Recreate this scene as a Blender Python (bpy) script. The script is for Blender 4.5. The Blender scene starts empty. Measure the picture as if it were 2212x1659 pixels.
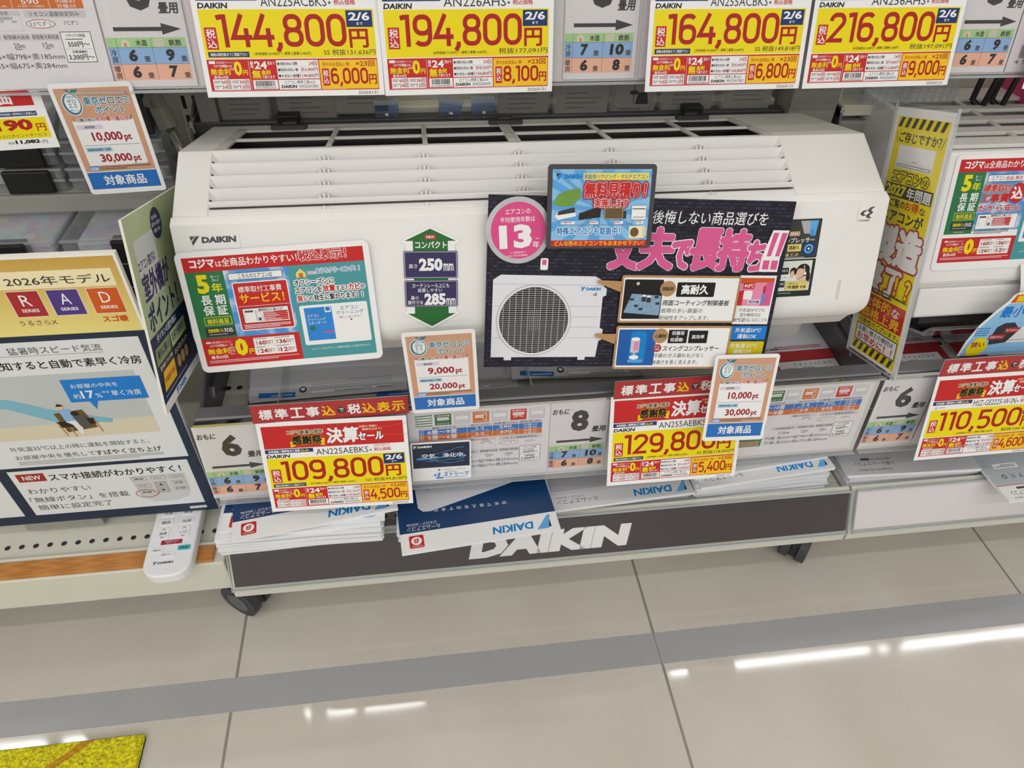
import bpy, bmesh, math, random
from mathutils import Vector, Matrix
random.seed(7)
sc = bpy.context.scene
COL = sc.collection
D = math.pi / 180
# ---------------------------------------------------------------- camera
F_PX, CAM_Z = 1525.0, 0.98
p_, r_, y_ = 42.704 * D, 2.1754 * D, -8.683 * D
fw = Vector((0, math.cos(p_), -math.sin(p_))); up = Vector((0, math.sin(p_), math.cos(p_))); rt = Vector((1, 0, 0))
rt2 = rt * math.cos(r_) + up * math.sin(r_); up2 = up * math.cos(r_) - rt * math.sin(r_)
Rz = Matrix.Rotation(y_, 3, 'Z')
rt2, up2, fw = Rz @ rt2, Rz @ up2, Rz @ fw
cd = bpy.data.cameras.new('camera'); cam = bpy.data.objects.new('camera', cd); COL.objects.link(cam)
cam.matrix_world = Matrix(((rt2.x, up2.x, -fw.x, 0), (rt2.y, up2.y, -fw.y, 0), (rt2.z, up2.z, -fw.z, CAM_Z), (0, 0, 0, 1)))
cd.sensor_fit = 'HORIZONTAL'; cd.sensor_width = 36; cd.lens = F_PX / 2212 * 36; cd.clip_start = .02; cd.clip_end = 50
sc.camera = cam
# ---------------------------------------------------------------- view, world, lamps
vs = sc.view_settings
vs.view_transform = 'Standard'; vs.look = 'None'; vs.gamma = 1; vs.use_curve_mapping = False; vs.exposure = -1.72
w = bpy.data.worlds.new('world'); sc.world = w; w.use_nodes = True
bg = w.node_tree.nodes['Background']; bg.inputs[0].default_value = (.93, .96, 1, 1); bg.inputs[1].default_value = .25
def lamp(name, x0, x1, y, z, power, wid=.035):
    l = bpy.data.lights.new(name, 'AREA'); l.shape = 'RECTANGLE'; l.size = x1 - x0; l.size_y = wid; l.energy = power
    l.color = (1, .994, .985)
    o = bpy.data.objects.new(name, l); COL.objects.link(o); o.location = ((x0 + x1) / 2, y, z)
    return o
CEIL = 2.75
for yy, pw in ((1.60, 13), (-.2, 8), (-1.3, 14), (-2.75, 30), (-4.2, 28), (-7.1, 34)):  # second and fourth rows are fill, added to brighten back rail and shelf
    for x0, x1 in ((-4.8, -4.0), (-3.9, -2.8), (-2.7, -1.45), (-1.35, -.15), (.5, 1.05), (1.16, 2.3), (2.36, 3.4)):  # two leftmost lengths are added fill for the left-facing yellow sign
        if yy < 1 and x0 == .5: x0, x1 = -.1, 1.05
        lamp('tube_and_fill_light', x0, x1, yy, CEIL - .05, pw * (x1 - x0), .035 if yy > 1 else .07)

# ---------------------------------------------------------------- materials
def lin(c):
    return c / 12.92 if c <= .04045 else ((c + .055) / 1.055) ** 2.4
def hexc(h):
    h = h.lstrip('#'); return tuple(lin(int(h[i:i + 2], 16) / 255) for i in (0, 2, 4)) + (1,)
MATS = {}
def nodes(m):
    return m.node_tree.nodes, m.node_tree.links
def mat(name, col, rough=.5, metal=0, spec=.5, noise=0, nscale=40, bump=0, emit=0):
    if name in MATS: return MATS[name]
    m = bpy.data.materials.new(name); m.use_nodes = True
    N, L = nodes(m); b = N['Principled BSDF']
    c = hexc(col) if isinstance(col, str) else col
    b.inputs['Base Color'].default_value = c; b.inputs['Roughness'].default_value = rough
    b.inputs['Metallic'].default_value = metal; b.inputs['Specular IOR Level'].default_value = spec
    if noise or bump:
        tc = N.new('ShaderNodeTexCoord'); n = N.new('ShaderNodeTexNoise'); n.inputs['Scale'].default_value = nscale
        n.inputs['Detail'].default_value = 4; L.new(tc.outputs['Object'], n.inputs['Vector'])
        if noise:
            mx = N.new('ShaderNodeMix'); mx.data_type = 'RGBA'; mx.blend_type = 'MULTIPLY'; mx.inputs[0].default_value = noise
            mx.inputs[6].default_value = c; L.new(n.outputs['Color'], mx.inputs[7])
            hs = N.new('ShaderNodeHueSaturation'); hs.inputs['Saturation'].default_value = 0; hs.inputs['Value'].default_value = 2
            L.new(n.outputs['Color'], hs.inputs['Color']); L.new(hs.outputs[0], mx.inputs[7]); L.new(mx.outputs[2], b.inputs['Base Color'])
        if bump:
            bp = N.new('ShaderNodeBump'); bp.inputs['Strength'].default_value = bump; bp.inputs['Distance'].default_value = .001
            L.new(n.outputs[0], bp.inputs['Height']); L.new(bp.outputs[0], b.inputs['Normal'])
    MATS[name] = m; return m
PAL = dict(W='#f3f3f4', W2='#e9e9ea', K='#1c1b1d', K2='#3a393c', red='#c92a2b', dred='#b01f22', brick='#b33a3c', yel='#f2de12', yel2='#f8c81e', ylt='#f3e14f',
           navy='#20386f', dnavy='#25324a', cnavy='#12305c', blue='#2f74c4', blue2='#4b95e0', sky='#8cc4ef', sky2='#5aa7e6', lblue='#8fb5e2', peach='#efb79d', green='#2f7a4a',
           gr2='#2f6d35', lgreen='#a8d090', teal='#4d9ba3', tan='#d2a183', pink='#e0508d', hot='#dd5e98', grey='#8f8f93', lgrey='#cfcdd3', mgrey='#b5b3b8', dgrey='#55555a', orange='#d4702f',
           gold='#b98f66', gold2='#c9a97c', goldp='#d7b45d', goldl='#ecd97a', cream='#f5e9bf', purple='#4f3a86', wine='#a8263a', rseries='#a62a32', dseries='#d05a22', lpink='#eed5da', lilac='#dfd3e8', palebl='#a9d3ef',
           logob='#1385cf', logol='#63b0ea', tealt='#33809a', cyan='#35b5c0', sage='#bfcf9a', dsage='#8fa568', plum='#3a3560', wood='#6b5636', beige='#dcd3bd', skin='#e6bda2', hair='#2b2320', olive='#7d8c3e', khaki='#c79a5e', panelgrey='#e2e5ea', thermal='#e88fb4')
def ink(k):
    return mat('ink_' + k, PAL[k], .45, 0, .3)
def acrylic(name='clear_acrylic', tint=(1, 1, 1, 1), mixf=.0):
    if name in MATS: return MATS[name]
    m = bpy.data.materials.new(name); m.use_nodes = True; N, L = nodes(m); N.remove(N['Principled BSDF'])
    tr = N.new('ShaderNodeBsdfTransparent'); tr.inputs[0].default_value = tint
    gl = N.new('ShaderNodeBsdfGlossy'); gl.inputs['Roughness'].default_value = .04
    df = N.new('ShaderNodeBsdfDiffuse'); df.inputs[0].default_value = (.85, .87, .9, 1)
    lw = N.new('ShaderNodeLayerWeight'); lw.inputs[0].default_value = .5
    pw = N.new('ShaderNodeMath'); pw.operation = 'POWER'; pw.inputs[1].default_value = 4; L.new(lw.outputs['Facing'], pw.inputs[0])
    fr = N.new('ShaderNodeMath'); fr.operation = 'MULTIPLY_ADD'; fr.inputs[1].default_value = .9; fr.inputs[2].default_value = .03; L.new(pw.outputs[0], fr.inputs[0])
    a = N.new('ShaderNodeMixShader'); b = N.new('ShaderNodeMixShader'); a.inputs[0].default_value = mixf
    L.new(tr.outputs[0], a.inputs[1]); L.new(df.outputs[0], a.inputs[2])
    L.new(fr.outputs[0], b.inputs[0]); L.new(a.outputs[0], b.inputs[1]); L.new(gl.outputs[0], b.inputs[2])
    L.new(b.outputs[0], N['Material Output'].inputs[0]); MATS[name] = m; return m
CLEAR = acrylic(); CLOUDY = acrylic('cloudy_plastic', (.92, .93, .95, 1), .18); EDGE = acrylic('acrylic_edge', (.75, .8, .8, 1), .35)
BLUEC = acrylic('blue_clear_plastic', (.45, .6, .9, 1), .12)
PAPER = mat('paper_white', '#f4f4f5', .55, 0, .3)
PLASTIC = mat('white_plastic', '#efeeec', .42, 0, .4, .03, 6)
STEEL = mat('shelf_paint', '#d9d8cc', .45, 0, .4, .05, 9)
STEELD = mat('back_panel_paint', '#d3d1c4', .5, 0, .4, .05, 5)
GUN = mat('dark_metal', '#5c5c60', .38, .5, .5, .12, 12)
GUNL = mat('grey_metal_flange', '#77777a', .4, .3, .5, .1, 15)
BLACK = mat('black_plastic', '#1d1d1f', .4)
RUBBER = mat('caster_rubber', '#3b3b3f', .55)
CHROME = mat('chrome', '#d8d8da', .15, 1)
DARK = mat('dark_interior', '#2e2c2c', .7)
FILTER = mat('filter_dark', '#1f1e1e', .4, 0, .4, .25, 60)
ACIN = mat('grille_plastic', '#dcdad5', .45, 0, .4)
# ---------------------------------------------------------------- mesh helpers
def tag(o, label=None, cat=None, group=None, kind=None):
    if label: o['label'] = label
    if cat: o['category'] = cat
    if group: o['group'] = group
    if kind: o['kind'] = kind
    return o
def empty(name, m=None, label=None, cat=None, group=None):
    o = bpy.data.objects.new(name, None); COL.objects.link(o); o.empty_display_size = .02
    if m is not None: o.matrix_world = m
    return tag(o, label, cat, group)
class MB:
    def __init__(s): s.v = []; s.f = []; s.m = []; s.mats = []
    def mi(s, m):
        if m not in s.mats: s.mats.append(m)
        return s.mats.index(m)
    def add(s, vs, fs, m):
        o = len(s.v); s.v += [tuple(v) for v in vs]; i = s.mi(m)
        for f in fs: s.f.append([o + k for k in f]); s.m.append(i)
        return s
    def box(s, x0, y0, z0, x1, y1, z1, m):
        return s.add([(x0, y0, z0), (x1, y0, z0), (x1, y1, z0), (x0, y1, z0), (x0, y0, z1), (x1, y0, z1), (x1, y1, z1), (x0, y1, z1)],
                     [(3, 2, 1, 0), (4, 5, 6, 7), (0, 1, 5, 4), (1, 2, 6, 5), (2, 3, 7, 6), (3, 0, 4, 7)], m)
    def prism(s, prof, x0, x1, m, close=True):          # profile of (y, z) points extruded along x
        n = len(prof); vs = [(x0, a, b) for a, b in prof] + [(x1, a, b) for a, b in prof]
        fs = [(i, (i + 1) % n, n + (i + 1) % n, n + i) for i in range(n if close else n - 1)]
        if close: fs += [tuple(range(n - 1, -1, -1)), tuple(range(n, 2 * n))]
        return s.add(vs, fs, m)
    def slab(s, pts, z0, z1, m):                         # outline of (x, y) points extruded along z
        n = len(pts); vs = [(a, b, z0) for a, b in pts] + [(a, b, z1) for a, b in pts]
        return s.add(vs, [(i, (i + 1) % n, n + (i + 1) % n, n + i) for i in range(n)] + [tuple(range(n - 1, -1, -1)), tuple(range(n, 2 * n))], m)
    def tube(s, a, b, r, m, n=14, r2=None):
        a, b = Vector(a), Vector(b); d = (b - a).normalized(); u = d.orthogonal().normalized(); w = d.cross(u); r2 = r if r2 is None else r2
        vs = [a + (u * math.cos(t) + w * math.sin(t)) * r for t in [2 * math.pi * i / n for i in range(n)]] + [b + (u * math.cos(t) + w * math.sin(t)) * r2 for t in [2 * math.pi * i / n for i in range(n)]]
        return s.add(vs, [(i, (i + 1) % n, n + (i + 1) % n, n + i) for i in range(n)] + [tuple(range(n - 1, -1, -1)), tuple(range(n, 2 * n))], m)
    def build(s, name, parent=None, bevel=0, mtx=None, smooth=False):
        me = bpy.data.meshes.new(name); me.from_pydata(s.v, [], s.f); me.update()
        for m in s.mats: me.materials.append(m)
        me.polygons.foreach_set('material_index', s.m)
        bm = bmesh.new(); bm.from_mesh(me); bmesh.ops.recalc_face_normals(bm, faces=bm.faces); bm.to_mesh(me); bm.free()
        o = bpy.data.objects.new(name, me); COL.objects.link(o)
        if parent is not None: o.parent = parent
        if mtx is not None: o.matrix_world = mtx
        if bevel:
            b = o.modifiers.new('bevel', 'BEVEL'); b.width = bevel; b.segments = 2; b.limit_method = 'ANGLE'
        if smooth:
            me.polygons.foreach_set('use_smooth', [True] * len(me.polygons))
        return o
def pose(c, yaw=0, tilt=0, roll=0):
    yaw, tilt, roll = yaw * D, tilt * D, roll * D
    u = Vector((1, 0, 0)); v = Vector((0, math.sin(tilt), math.cos(tilt)))
    u2 = u * math.cos(roll) + v * math.sin(roll); v2 = v * math.cos(roll) - u * math.sin(roll)
    Z = Matrix.Rotation(yaw, 3, 'Z'); u2, v2 = Z @ u2, Z @ v2
    return frame(c, u2, v2)
def frame(c, u, v):
    u = Vector(u).normalized(); v = Vector(v); v = (v - u * v.dot(u)).normalized(); n = u.cross(v)
    return Matrix(((u.x, v.x, n.x, c[0]), (u.y, v.y, n.y, c[1]), (u.z, v.z, n.z, c[2]), (0, 0, 0, 1)))
# ---------------------------------------------------------------- printed sheets
_tc = bpy.data.curves.new('glyphs', 'FONT'); _to = bpy.data.objects.new('glyphs', _tc); _tc.resolution_u = 2
_cache = {}
def glyphs(s, bold, shear):
    k = (s, round(bold, 3), round(shear, 2))
    if k not in _cache:
        _tc.body = s; _tc.offset = bold; _tc.shear = shear; _tc.size = 1
        me = bpy.data.meshes.new_from_object(_to)
        vs = [(v.co.x, v.co.y) for v in me.vertices]; fs = [tuple(p.vertices) for p in me.polygons]
        bpy.data.meshes.remove(me)
        xs = [a for a, b in vs] or [0]; ys = [b for a, b in vs] or [0]
        _cache[k] = (vs, fs, (min(xs), min(ys), max(xs), max(ys)))
    return _cache[k]
def rr(x, y, w, h, r, n=5):
    if r <= 0: return [(x, y), (x + w, y), (x + w, y + h), (x, y + h)]
    out = []
    for cx, cy, a0 in ((x + w - r, y + r, -90), (x + w - r, y + h - r, 0), (x + r, y + h - r, 90), (x + r, y + r, 180)):
        for i in range(n + 1):
            a = (a0 + 90 * i / n) * D; out.append((cx + r * math.cos(a), cy + r * math.sin(a)))
    return out
STEP = .09; MICRO = .006
class Sheet:
    """a flat printed thing: design in millimetres, x to the right, y down from the top-left corner"""
    def __init__(s, w, h): s.w, s.h = w, h; s.parts = {}; s.cur = 'lettering'; s.drawn = []; s.order = []
    def p(s, n): s.cur = n; return s
    def lay(s, bb):
        l = 0
        for b, k in s.drawn:
            if k > l and b[0] < bb[2] and b[2] > bb[0] and b[1] < bb[3] and b[3] > bb[1]: l = k
        s.drawn.append((bb, l + 1)); return l + 1
    def raw(s, pts, fs, col, l, k=0):
        mb = s.parts.setdefault(s.cur, MB())
        mb.add([((x - s.w / 2) / 1000, (s.h / 2 - y) / 1000, (l * STEP + k * MICRO) / 1000) for x, y in pts], fs, col if not isinstance(col, str) else ink(col))
    def P(s, pts, col):
        xs = [a for a, b in pts]; ys = [b for a, b in pts]
        s.raw(pts, [tuple(range(len(pts) - 1, -1, -1))], col, s.lay((min(xs), min(ys), max(xs), max(ys)))); return s
    def R(s, x, y, w, h, col, r=0): return s.P(rr(x, y, w, h, r), col)
    def B(s, x, y, w, h, col, t=.6, fill=None, r=0):     # framed box
        s.R(x, y, w, h, col, r); return s.R(x + t, y + t, w - 2 * t, h - 2 * t, fill or 'W', max(0, r - t))
    def E(s, x, y, rx, ry, col, n=40): return s.P([(x + rx * math.cos(2 * math.pi * i / n), y + ry * math.sin(2 * math.pi * i / n)) for i in range(n)], col)
    def L(s, x0, y0, x1, y1, t, col):
        d = math.hypot(x1 - x0, y1 - y0) or 1; a, b = -(y1 - y0) / d * t / 2, (x1 - x0) / d * t / 2
        return s.P([(x0 + a, y0 + b), (x1 + a, y1 + b), (x1 - a, y1 - b), (x0 - a, y0 - b)], col)
    def T(s, t, x, y, w, h, col, b=0, sh=0, o=None, ot=.8, ax=0, rot=0, o2=None, ot2=1.5):
        cjk = b > 0 and any(ord(c) > 0x2e80 for c in t)
        vs, fs, bb = glyphs(t, 0 if cjk else b, sh); bw, bh = bb[2] - bb[0] or 1, bb[3] - bb[1] or 1
        ky = h / bh; kx = ky if w is None else w / bw
        x -= ax * kx * bw
        pts = [(x + (a - bb[0]) * kx, y + h - (c - bb[1]) * ky) for a, c in vs]
        if rot:
            cx, cy = x, y + h; ca, sa = math.cos(rot * D), -math.sin(rot * D)
            pts = [(cx + (a - cx) * ca - (c - cy) * sa, cy + (a - cx) * sa + (c - cy) * ca) for a, c in pts]
        xs = [a for a, c in pts]; ys = [c for a, c in pts]; box = (min(xs), min(ys), max(xs), max(ys))
        for oc, tt in ((o2, ot2), (o, ot)):
            if oc:
                l = s.lay((box[0] - tt, box[1] - tt, box[2] + tt, box[3] + tt))
                for k in range(10):
                    dx, dy = tt * math.cos(k * math.pi / 5), tt * math.sin(k * math.pi / 5)
                    s.raw([(a + dx, c + dy) for a, c in pts], fs, oc, l, k)
                s.raw(pts, fs, oc, l, 10)
        l = s.lay(box); s.raw(pts, fs, col, l)
        if cjk:
            q = b * ky * .8
            for k in range(6): s.raw([(a + q * math.cos(k * math.pi / 3), c + q * math.sin(k * math.pi / 3)) for a, c in pts], fs, col, l, k + 1)
        return s
    def N(s, t, x, y, w, h, col, th=.135):               # wide rounded price numerals
        wid = {',': .20, '1': .38}; tot = sum(wid.get(c, .66) for c in t) + .07 * (len(t) - 1); k = w / tot
        l = s.lay((x, y, x + w, y + h * 1.15))
        def arc(cx, cy, rx, ry, a0, a1, n=8): return [(cx + rx * math.cos((a0 + (a1 - a0) * i / n) * D), cy + ry * math.sin((a0 + (a1 - a0) * i / n) * D)) for i in range(n + 1)]
        q = th / 2
        def loop(x0, y0, x1, y1, rx, ry): return arc(x1 - rx, y0 + ry, rx, ry, -90, 0) + arc(x1 - rx, y1 - ry, rx, ry, 0, 90) + arc(x0 + rx, y1 - ry, rx, ry, 90, 180) + arc(x0 + rx, y0 + ry, rx, ry, 180, 270)
        X0, X1, W_ = q, .66 - q, .66
        G = {'0': [(loop(X0, q, X1, 1 - q, .22, .25), 1)], '8': [(loop(X0 + .02, q, X1 - .02, .48, .19, .19), 1), (loop(X0, .48, X1, 1 - q, .2, .2), 1)],
             '1': [([(.02, q + .03), (.16, q), (.27, q), (.27, 1)], 0)],
             '4': [([(.40, 0), (X0 - .02, .70), (.68, .70)], 0), ([(.50, .42), (.50, 1)], 0)],
             '5': [([(X1, q), (X0 + .04, q), (X0 + .02, .46), (X0 + .2, .42)] + arc(X1 - .22, .70, .22, .28, -85, 85) + arc(X0 + .2, .70, .2, .28, 95, 140, 5), 0)],
             '2': [(arc(X0 + .2, q + .2, .2, .2, 180, 270) + arc(X1 - .2, q + .2, .2, .2, -90, 40) + [(X0, 1 - q), (X1 + .03, 1 - q)], 0)],
             '6': [(loop(X0, .42, X1, 1 - q, .21, .21), 1), ([(X0, .66)] + arc(X0 + .22, q + .24, .22, .24, 180, 270) + arc(X1 - .2, q + .2, .2, .2, -90, -35, 4), 0)],
             '9': [(loop(X0, q, X1, .58, .21, .21), 1), ([(X1, .34)] + arc(X1 - .22, 1 - q - .24, .22, .24, 0, 90) + arc(X0 + .2, 1 - q - .2, .2, .2, 90, 145, 4), 0)],
             '7': [([(.02, q), (X1, q), (.24, 1)], 0)], ',': [([(.12, .86), (.12, .98), (.02, 1.14)], 0)],
             '3': [(arc(X0 + .2, q + .2, .2, .2, 200, 270) + arc(X1 - .2, .27, .2, .2, -90, 60) + [(.3, .48)] + arc(X1 - .2, .72, .2, .215, -70, 90) + arc(X0 + .2, .74, .2, .195, 90, 160), 0)]}
        for c in t:
            for gi, (pts, closed) in enumerate(G[c]):
                n = len(pts); L_, R_2 = [], []
                for i in range(n):
                    a = Vector(pts[i - 1] if (i or closed) else pts[i]); b2 = Vector(pts[(i + 1) % n] if (i < n - 1 or closed) else pts[i]); p0 = Vector(pts[i])
                    d1, d2 = p0 - a, b2 - p0
                    if d1.length < 1e-5: d1 = d2
                    if d2.length < 1e-5: d2 = d1
                    d1.normalize(); d2.normalize(); tn = (d1 + d2).normalized() if (d1 + d2).length > 1e-4 else d1
                    nn = Vector((-tn.y, tn.x)); m = q / max(.45, nn.dot(Vector((-d1.y, d1.x))))
                    L_.append(p0 + nn * m); R_2.append(p0 - nn * m)
                P_ = [(x + v.x * k, y + v.y * h) for v in L_ + R_2]
                s.raw(P_, [(i, (i + 1) % n, n + (i + 1) % n, n + i) for i in range(n if closed else n - 1)], col, l, gi)
            x += (wid.get(c, .66) + .07) * k
        return s
    def V(s, t, x, y, w, h, col, b=0, gap=.08):          # vertical writing
        n = len(t); ch = h / (n + gap * (n - 1))
        for i, c in enumerate(t): s.T(c, x, y + i * ch * (1 + gap), w, ch, col, b)
        return s
    def fp(s, x, y, w, n, lh, col, th=.5):               # fine print too small to read
        rnd = random.Random(int(x * 31 + y * 17 + w)); l = None
        pts, fs = [], []
        for i in range(n):
            xx = x; end = x + w * (1 if i < n - 1 else rnd.uniform(.5, .95))
            while xx < end:
                q = rnd.uniform(.5, 1.3) * lh * .6; k = len(pts)
                pts += [(xx, y + i * lh), (xx + q, y + i * lh), (xx + q, y + i * lh + lh * th), (xx, y + i * lh + lh * th)]; fs.append((k + 3, k + 2, k + 1, k)); xx += q + lh * .18
        s.raw(pts, fs, col, s.lay((x, y, x + w, y + n * lh))); return s
    def build(s, name, mtx, label, cat, group=None, t=.4, r=0, base=None, edge=None, outline=None, parent=None):
        mb = MB(); pts = [((x - s.w / 2) / 1000, (s.h / 2 - y) / 1000) for x, y in (outline or rr(0, 0, s.w, s.h, r))]
        bm_ = base or PAPER
        if edge:
            n = len(pts); mb.add([(a, b, 0) for a, b in pts], [tuple(range(n))], bm_)
            mb.add([(a, b, 0) for a, b in pts] + [(a, b, -t / 1000) for a, b in pts], [(i, (i + 1) % n, n + (i + 1) % n, n + i) for i in range(n)] + [tuple(range(n, 2 * n))], edge)
        else: mb.slab(pts, -t / 1000, 0, bm_)
        root = mb.build(name, parent)
        if parent is None: root.matrix_world = mtx; tag(root, label, cat, group)
        else: root.matrix_local = mtx
        for k, m in s.parts.items(): m.build(k, root)
        return root
def daikin(s, x, y, w, h, col='K2', tri=True, c2=None, c3=None):
    """slanted wordmark with the split triangle before it"""
    if tri:
        tw = h * 1.25
        s.P([(x, y), (x + tw * .52, y), (x + tw * .1, y + h * .62)], c2 or col)
        s.P([(x + tw * .6, y), (x + tw, y), (x + tw * .2, y + h * 1.25), (x + tw * .12, y + h * .78)], c3 or col)
        x += tw + h * .15; w -= tw + h * .15; 
    return s.T('DAIKIN', x, y + h * .12, w, h * .82, col, .06, .1)
def streamer_mark(s, x, y, w, col):
    k = w / 100
    g = lambda L: [(x + (a - 300) / 6.2 * k, y + (b - 213) / 6.2 * k) for a, b in L]
    s.P(g([(300, 480), (350, 430), (400, 385), (450, 355), (500, 348), (612, 348), (580, 385), (530, 410), (490, 430), (472, 470), (480, 510), (520, 535), (555, 555), (572, 582), (540, 585), (420, 588), (380, 570), (340, 530)]), col)
    s.P(g([(610, 348), (660, 300), (720, 245), (770, 222), (830, 216), (920, 213), (900, 250), (860, 275), (810, 300), (785, 340), (790, 375), (830, 400), (865, 420), (875, 450), (860, 485), (820, 515), (770, 540), (745, 580), (750, 610), (780, 635), (820, 650), (835, 680), (825, 692), (690, 694), (650, 680), (610, 640), (572, 580), (620, 535), (680, 490), (740, 460), (690, 430), (650, 400)]), col)
    return s
# ================================================================ setting
def floor_material():
    m = bpy.data.materials.new('floor_tile'); m.use_nodes = True; N, L = nodes(m); b = N['Principled BSDF']
    tc = N.new('ShaderNodeTexCoord'); sp = N.new('ShaderNodeSeparateXYZ'); L.new(tc.outputs['Object'], sp.inputs[0])
    def M(op, a, c=None, d=None):
        n = N.new('ShaderNodeMath'); n.operation = op
        for i, v in enumerate((a, c, d)):
            if v is None: continue
            if isinstance(v, (int, float)): n.inputs[i].default_value = v
            else: L.new(v, n.inputs[i])
        return n.outputs[0]
    def joint(o, off):
        fr = M('FRACT', M('DIVIDE', M('ADD', o, 30 * .6 - off + .3), .6))
        return M('COMPARE', fr, .5, .0033)
    j = M('MAXIMUM', joint(sp.outputs[0], .3015), joint(sp.outputs[1], .4635))
    n1 = N.new('ShaderNodeTexNoise'); n1.inputs['Scale'].default_value = 5; n1.inputs['Detail'].default_value = 6
    n2 = N.new('ShaderNodeTexNoise'); n2.inputs['Scale'].default_value = 420; n2.inputs['Detail'].default_value = 2
    L.new(tc.outputs['Object'], n1.inputs[0]); L.new(tc.outputs['Object'], n2.inputs[0])
    cr = N.new('ShaderNodeValToRGB'); cr.color_ramp.elements[0].position = .3; cr.color_ramp.elements[0].color = hexc('#c3bcb2'); cr.color_ramp.elements[1].position = .7; cr.color_ramp.elements[1].color = hexc('#cdc8bf')
    L.new(n1.outputs[0], cr.inputs[0])
    cr2 = N.new('ShaderNodeValToRGB'); cr2.color_ramp.elements[0].position = .3; cr2.color_ramp.elements[0].color = (.8, .79, .77, 1); cr2.color_ramp.elements[1].position = .42; cr2.color_ramp.elements[1].color = (1, 1, 1, 1)
    L.new(n2.outputs[0], cr2.inputs[0])
    mx = N.new('ShaderNodeMix'); mx.data_type = 'RGBA'; mx.blend_type = 'MULTIPLY'; mx.inputs[0].default_value = .5; L.new(cr.outputs[0], mx.inputs[6]); L.new(cr2.outputs[0], mx.inputs[7])
    mj = N.new('ShaderNodeMix'); mj.data_type = 'RGBA'; L.new(j, mj.inputs[0]); L.new(mx.outputs[2], mj.inputs[6]); mj.inputs[7].default_value = hexc('#8b8780')
    L.new(mj.outputs[2], b.inputs['Base Color'])
    n3 = N.new('ShaderNodeTexNoise'); n3.inputs['Scale'].default_value = 7; L.new(tc.outputs['Object'], n3.inputs[0])
    L.new(M('ADD', M('MULTIPLY', j, .4), M('MULTIPLY_ADD', n3.outputs[0], .08, .02)), b.inputs['Roughness'])
    bp = N.new('ShaderNodeBump'); bp.inputs['Strength'].default_value = .05; bp.inputs['Distance'].default_value = .002
    L.new(M('SUBTRACT', M('MULTIPLY', n3.outputs[0], .5), M('MULTIPLY', j, .35)), bp.inputs['Height']); L.new(bp.outputs[0], b.inputs['Normal'])
    b.inputs['Specular IOR Level'].default_value = .45
    return m
tag(MB().box(-5, -9, -.05, 5, 5, 0, floor_material()).build('floor'), kind='structure')
tag(MB().box(-5, -9, CEIL, 5, 5, CEIL + .05, mat('ceiling_white', '#e9e9e6', .8)).build('ceiling'), kind='structure')
WALL = mat('wall_white', '#dcdbd7', .7, 0, .3, .05, 2)
for n, b in (('wall_left', (-5.05, -9, 0, -5, 5, CEIL)), ('wall_right', (5, -9, 0, 5.05, 5, CEIL)), ('wall_back', (-5, 5, 0, 5, 5.05, CEIL)), ('wall_front', (-5, -9.05, 0, 5, -9, CEIL))):
    tag(MB().box(*b, WALL).build(n), kind='structure')
# grey floor tape in two lengths
TAPE = mat('grey_tape', '#a3a3a6', .3, 0, .5, .1, 4, .15)
for n, x0, x1, l in (('floor_tape', -2.2, .3005, 'long grey tape strip on the floor left of the joint in the tape'), ('floor_tape', .3015, 2.4, 'long grey tape strip on the floor right of the joint in the tape')):
    tag(MB().box(x0, .4395, 0, x1, .4865, .0006, TAPE).build(n), l, 'tape', 'grey tape line across the aisle')
# yellow mat
mm = bpy.data.materials.new('yellow_pile'); mm.use_nodes = True; N, L = nodes(mm); b = N['Principled BSDF']; b.inputs['Roughness'].default_value = .9
tc = N.new('ShaderNodeTexCoord'); sp = N.new('ShaderNodeSeparateXYZ'); L.new(tc.outputs['Object'], sp.inputs[0])
nz = N.new('ShaderNodeTexNoise'); nz.inputs['Scale'].default_value = 300; L.new(tc.outputs['Object'], nz.inputs[0])
cr = N.new('ShaderNodeValToRGB'); cr.color_ramp.elements[0].color = hexc('#9c9410'); cr.color_ramp.elements[0].position = .3; cr.color_ramp.elements[1].color = hexc('#e0d512'); cr.color_ramp.elements[1].position = .6
L.new(nz.outputs[0], cr.inputs[0])
s1 = N.new('ShaderNodeMath'); s1.operation = 'MULTIPLY_ADD'; s1.inputs[1].default_value = -.75; L.new(sp.outputs[0], s1.inputs[0]); L.new(sp.outputs[1], s1.inputs[2])
s2 = N.new('ShaderNodeMath'); s2.operation = 'COMPARE'; L.new(s1.outputs[0], s2.inputs[0]); s2.inputs[1].default_value = .772; s2.inputs[2].default_value = .006
mx = N.new('ShaderNodeMix'); mx.data_type = 'RGBA'; L.new(s2.outputs[0], mx.inputs[0]); L.new(cr.outputs[0], mx.inputs[6]); mx.inputs[7].default_value = hexc('#b98a1a'); L.new(mx.outputs[2], b.inputs[0])
mat_root = MB().slab(rr(-1.0, -.02, .598, .442, .006), 0, .004, mat('mat_backing', '#2a2a2a', .8)).build('floor_mat')
tag(mat_root, 'yellow pile floor mat with an orange line at the front left corner of the aisle', 'mat')
pb = MB(); nx, ny = 200, 150; rnd = random.Random(3)
vs = [(-1.0 + .598 * i / nx, -.02 + .442 * j / ny, .004 if i in (0, nx) or j in (0, ny) else .009 + rnd.uniform(-.0016, .0016)) for j in range(ny + 1) for i in range(nx + 1)]
pb.add(vs, [(j * (nx + 1) + i, j * (nx + 1) + i + 1, (j + 1) * (nx + 1) + i + 1, (j + 1) * (nx + 1) + i) for j in range(ny) for i in range(nx)], mm)
pb.build('pile', mat_root)
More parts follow.
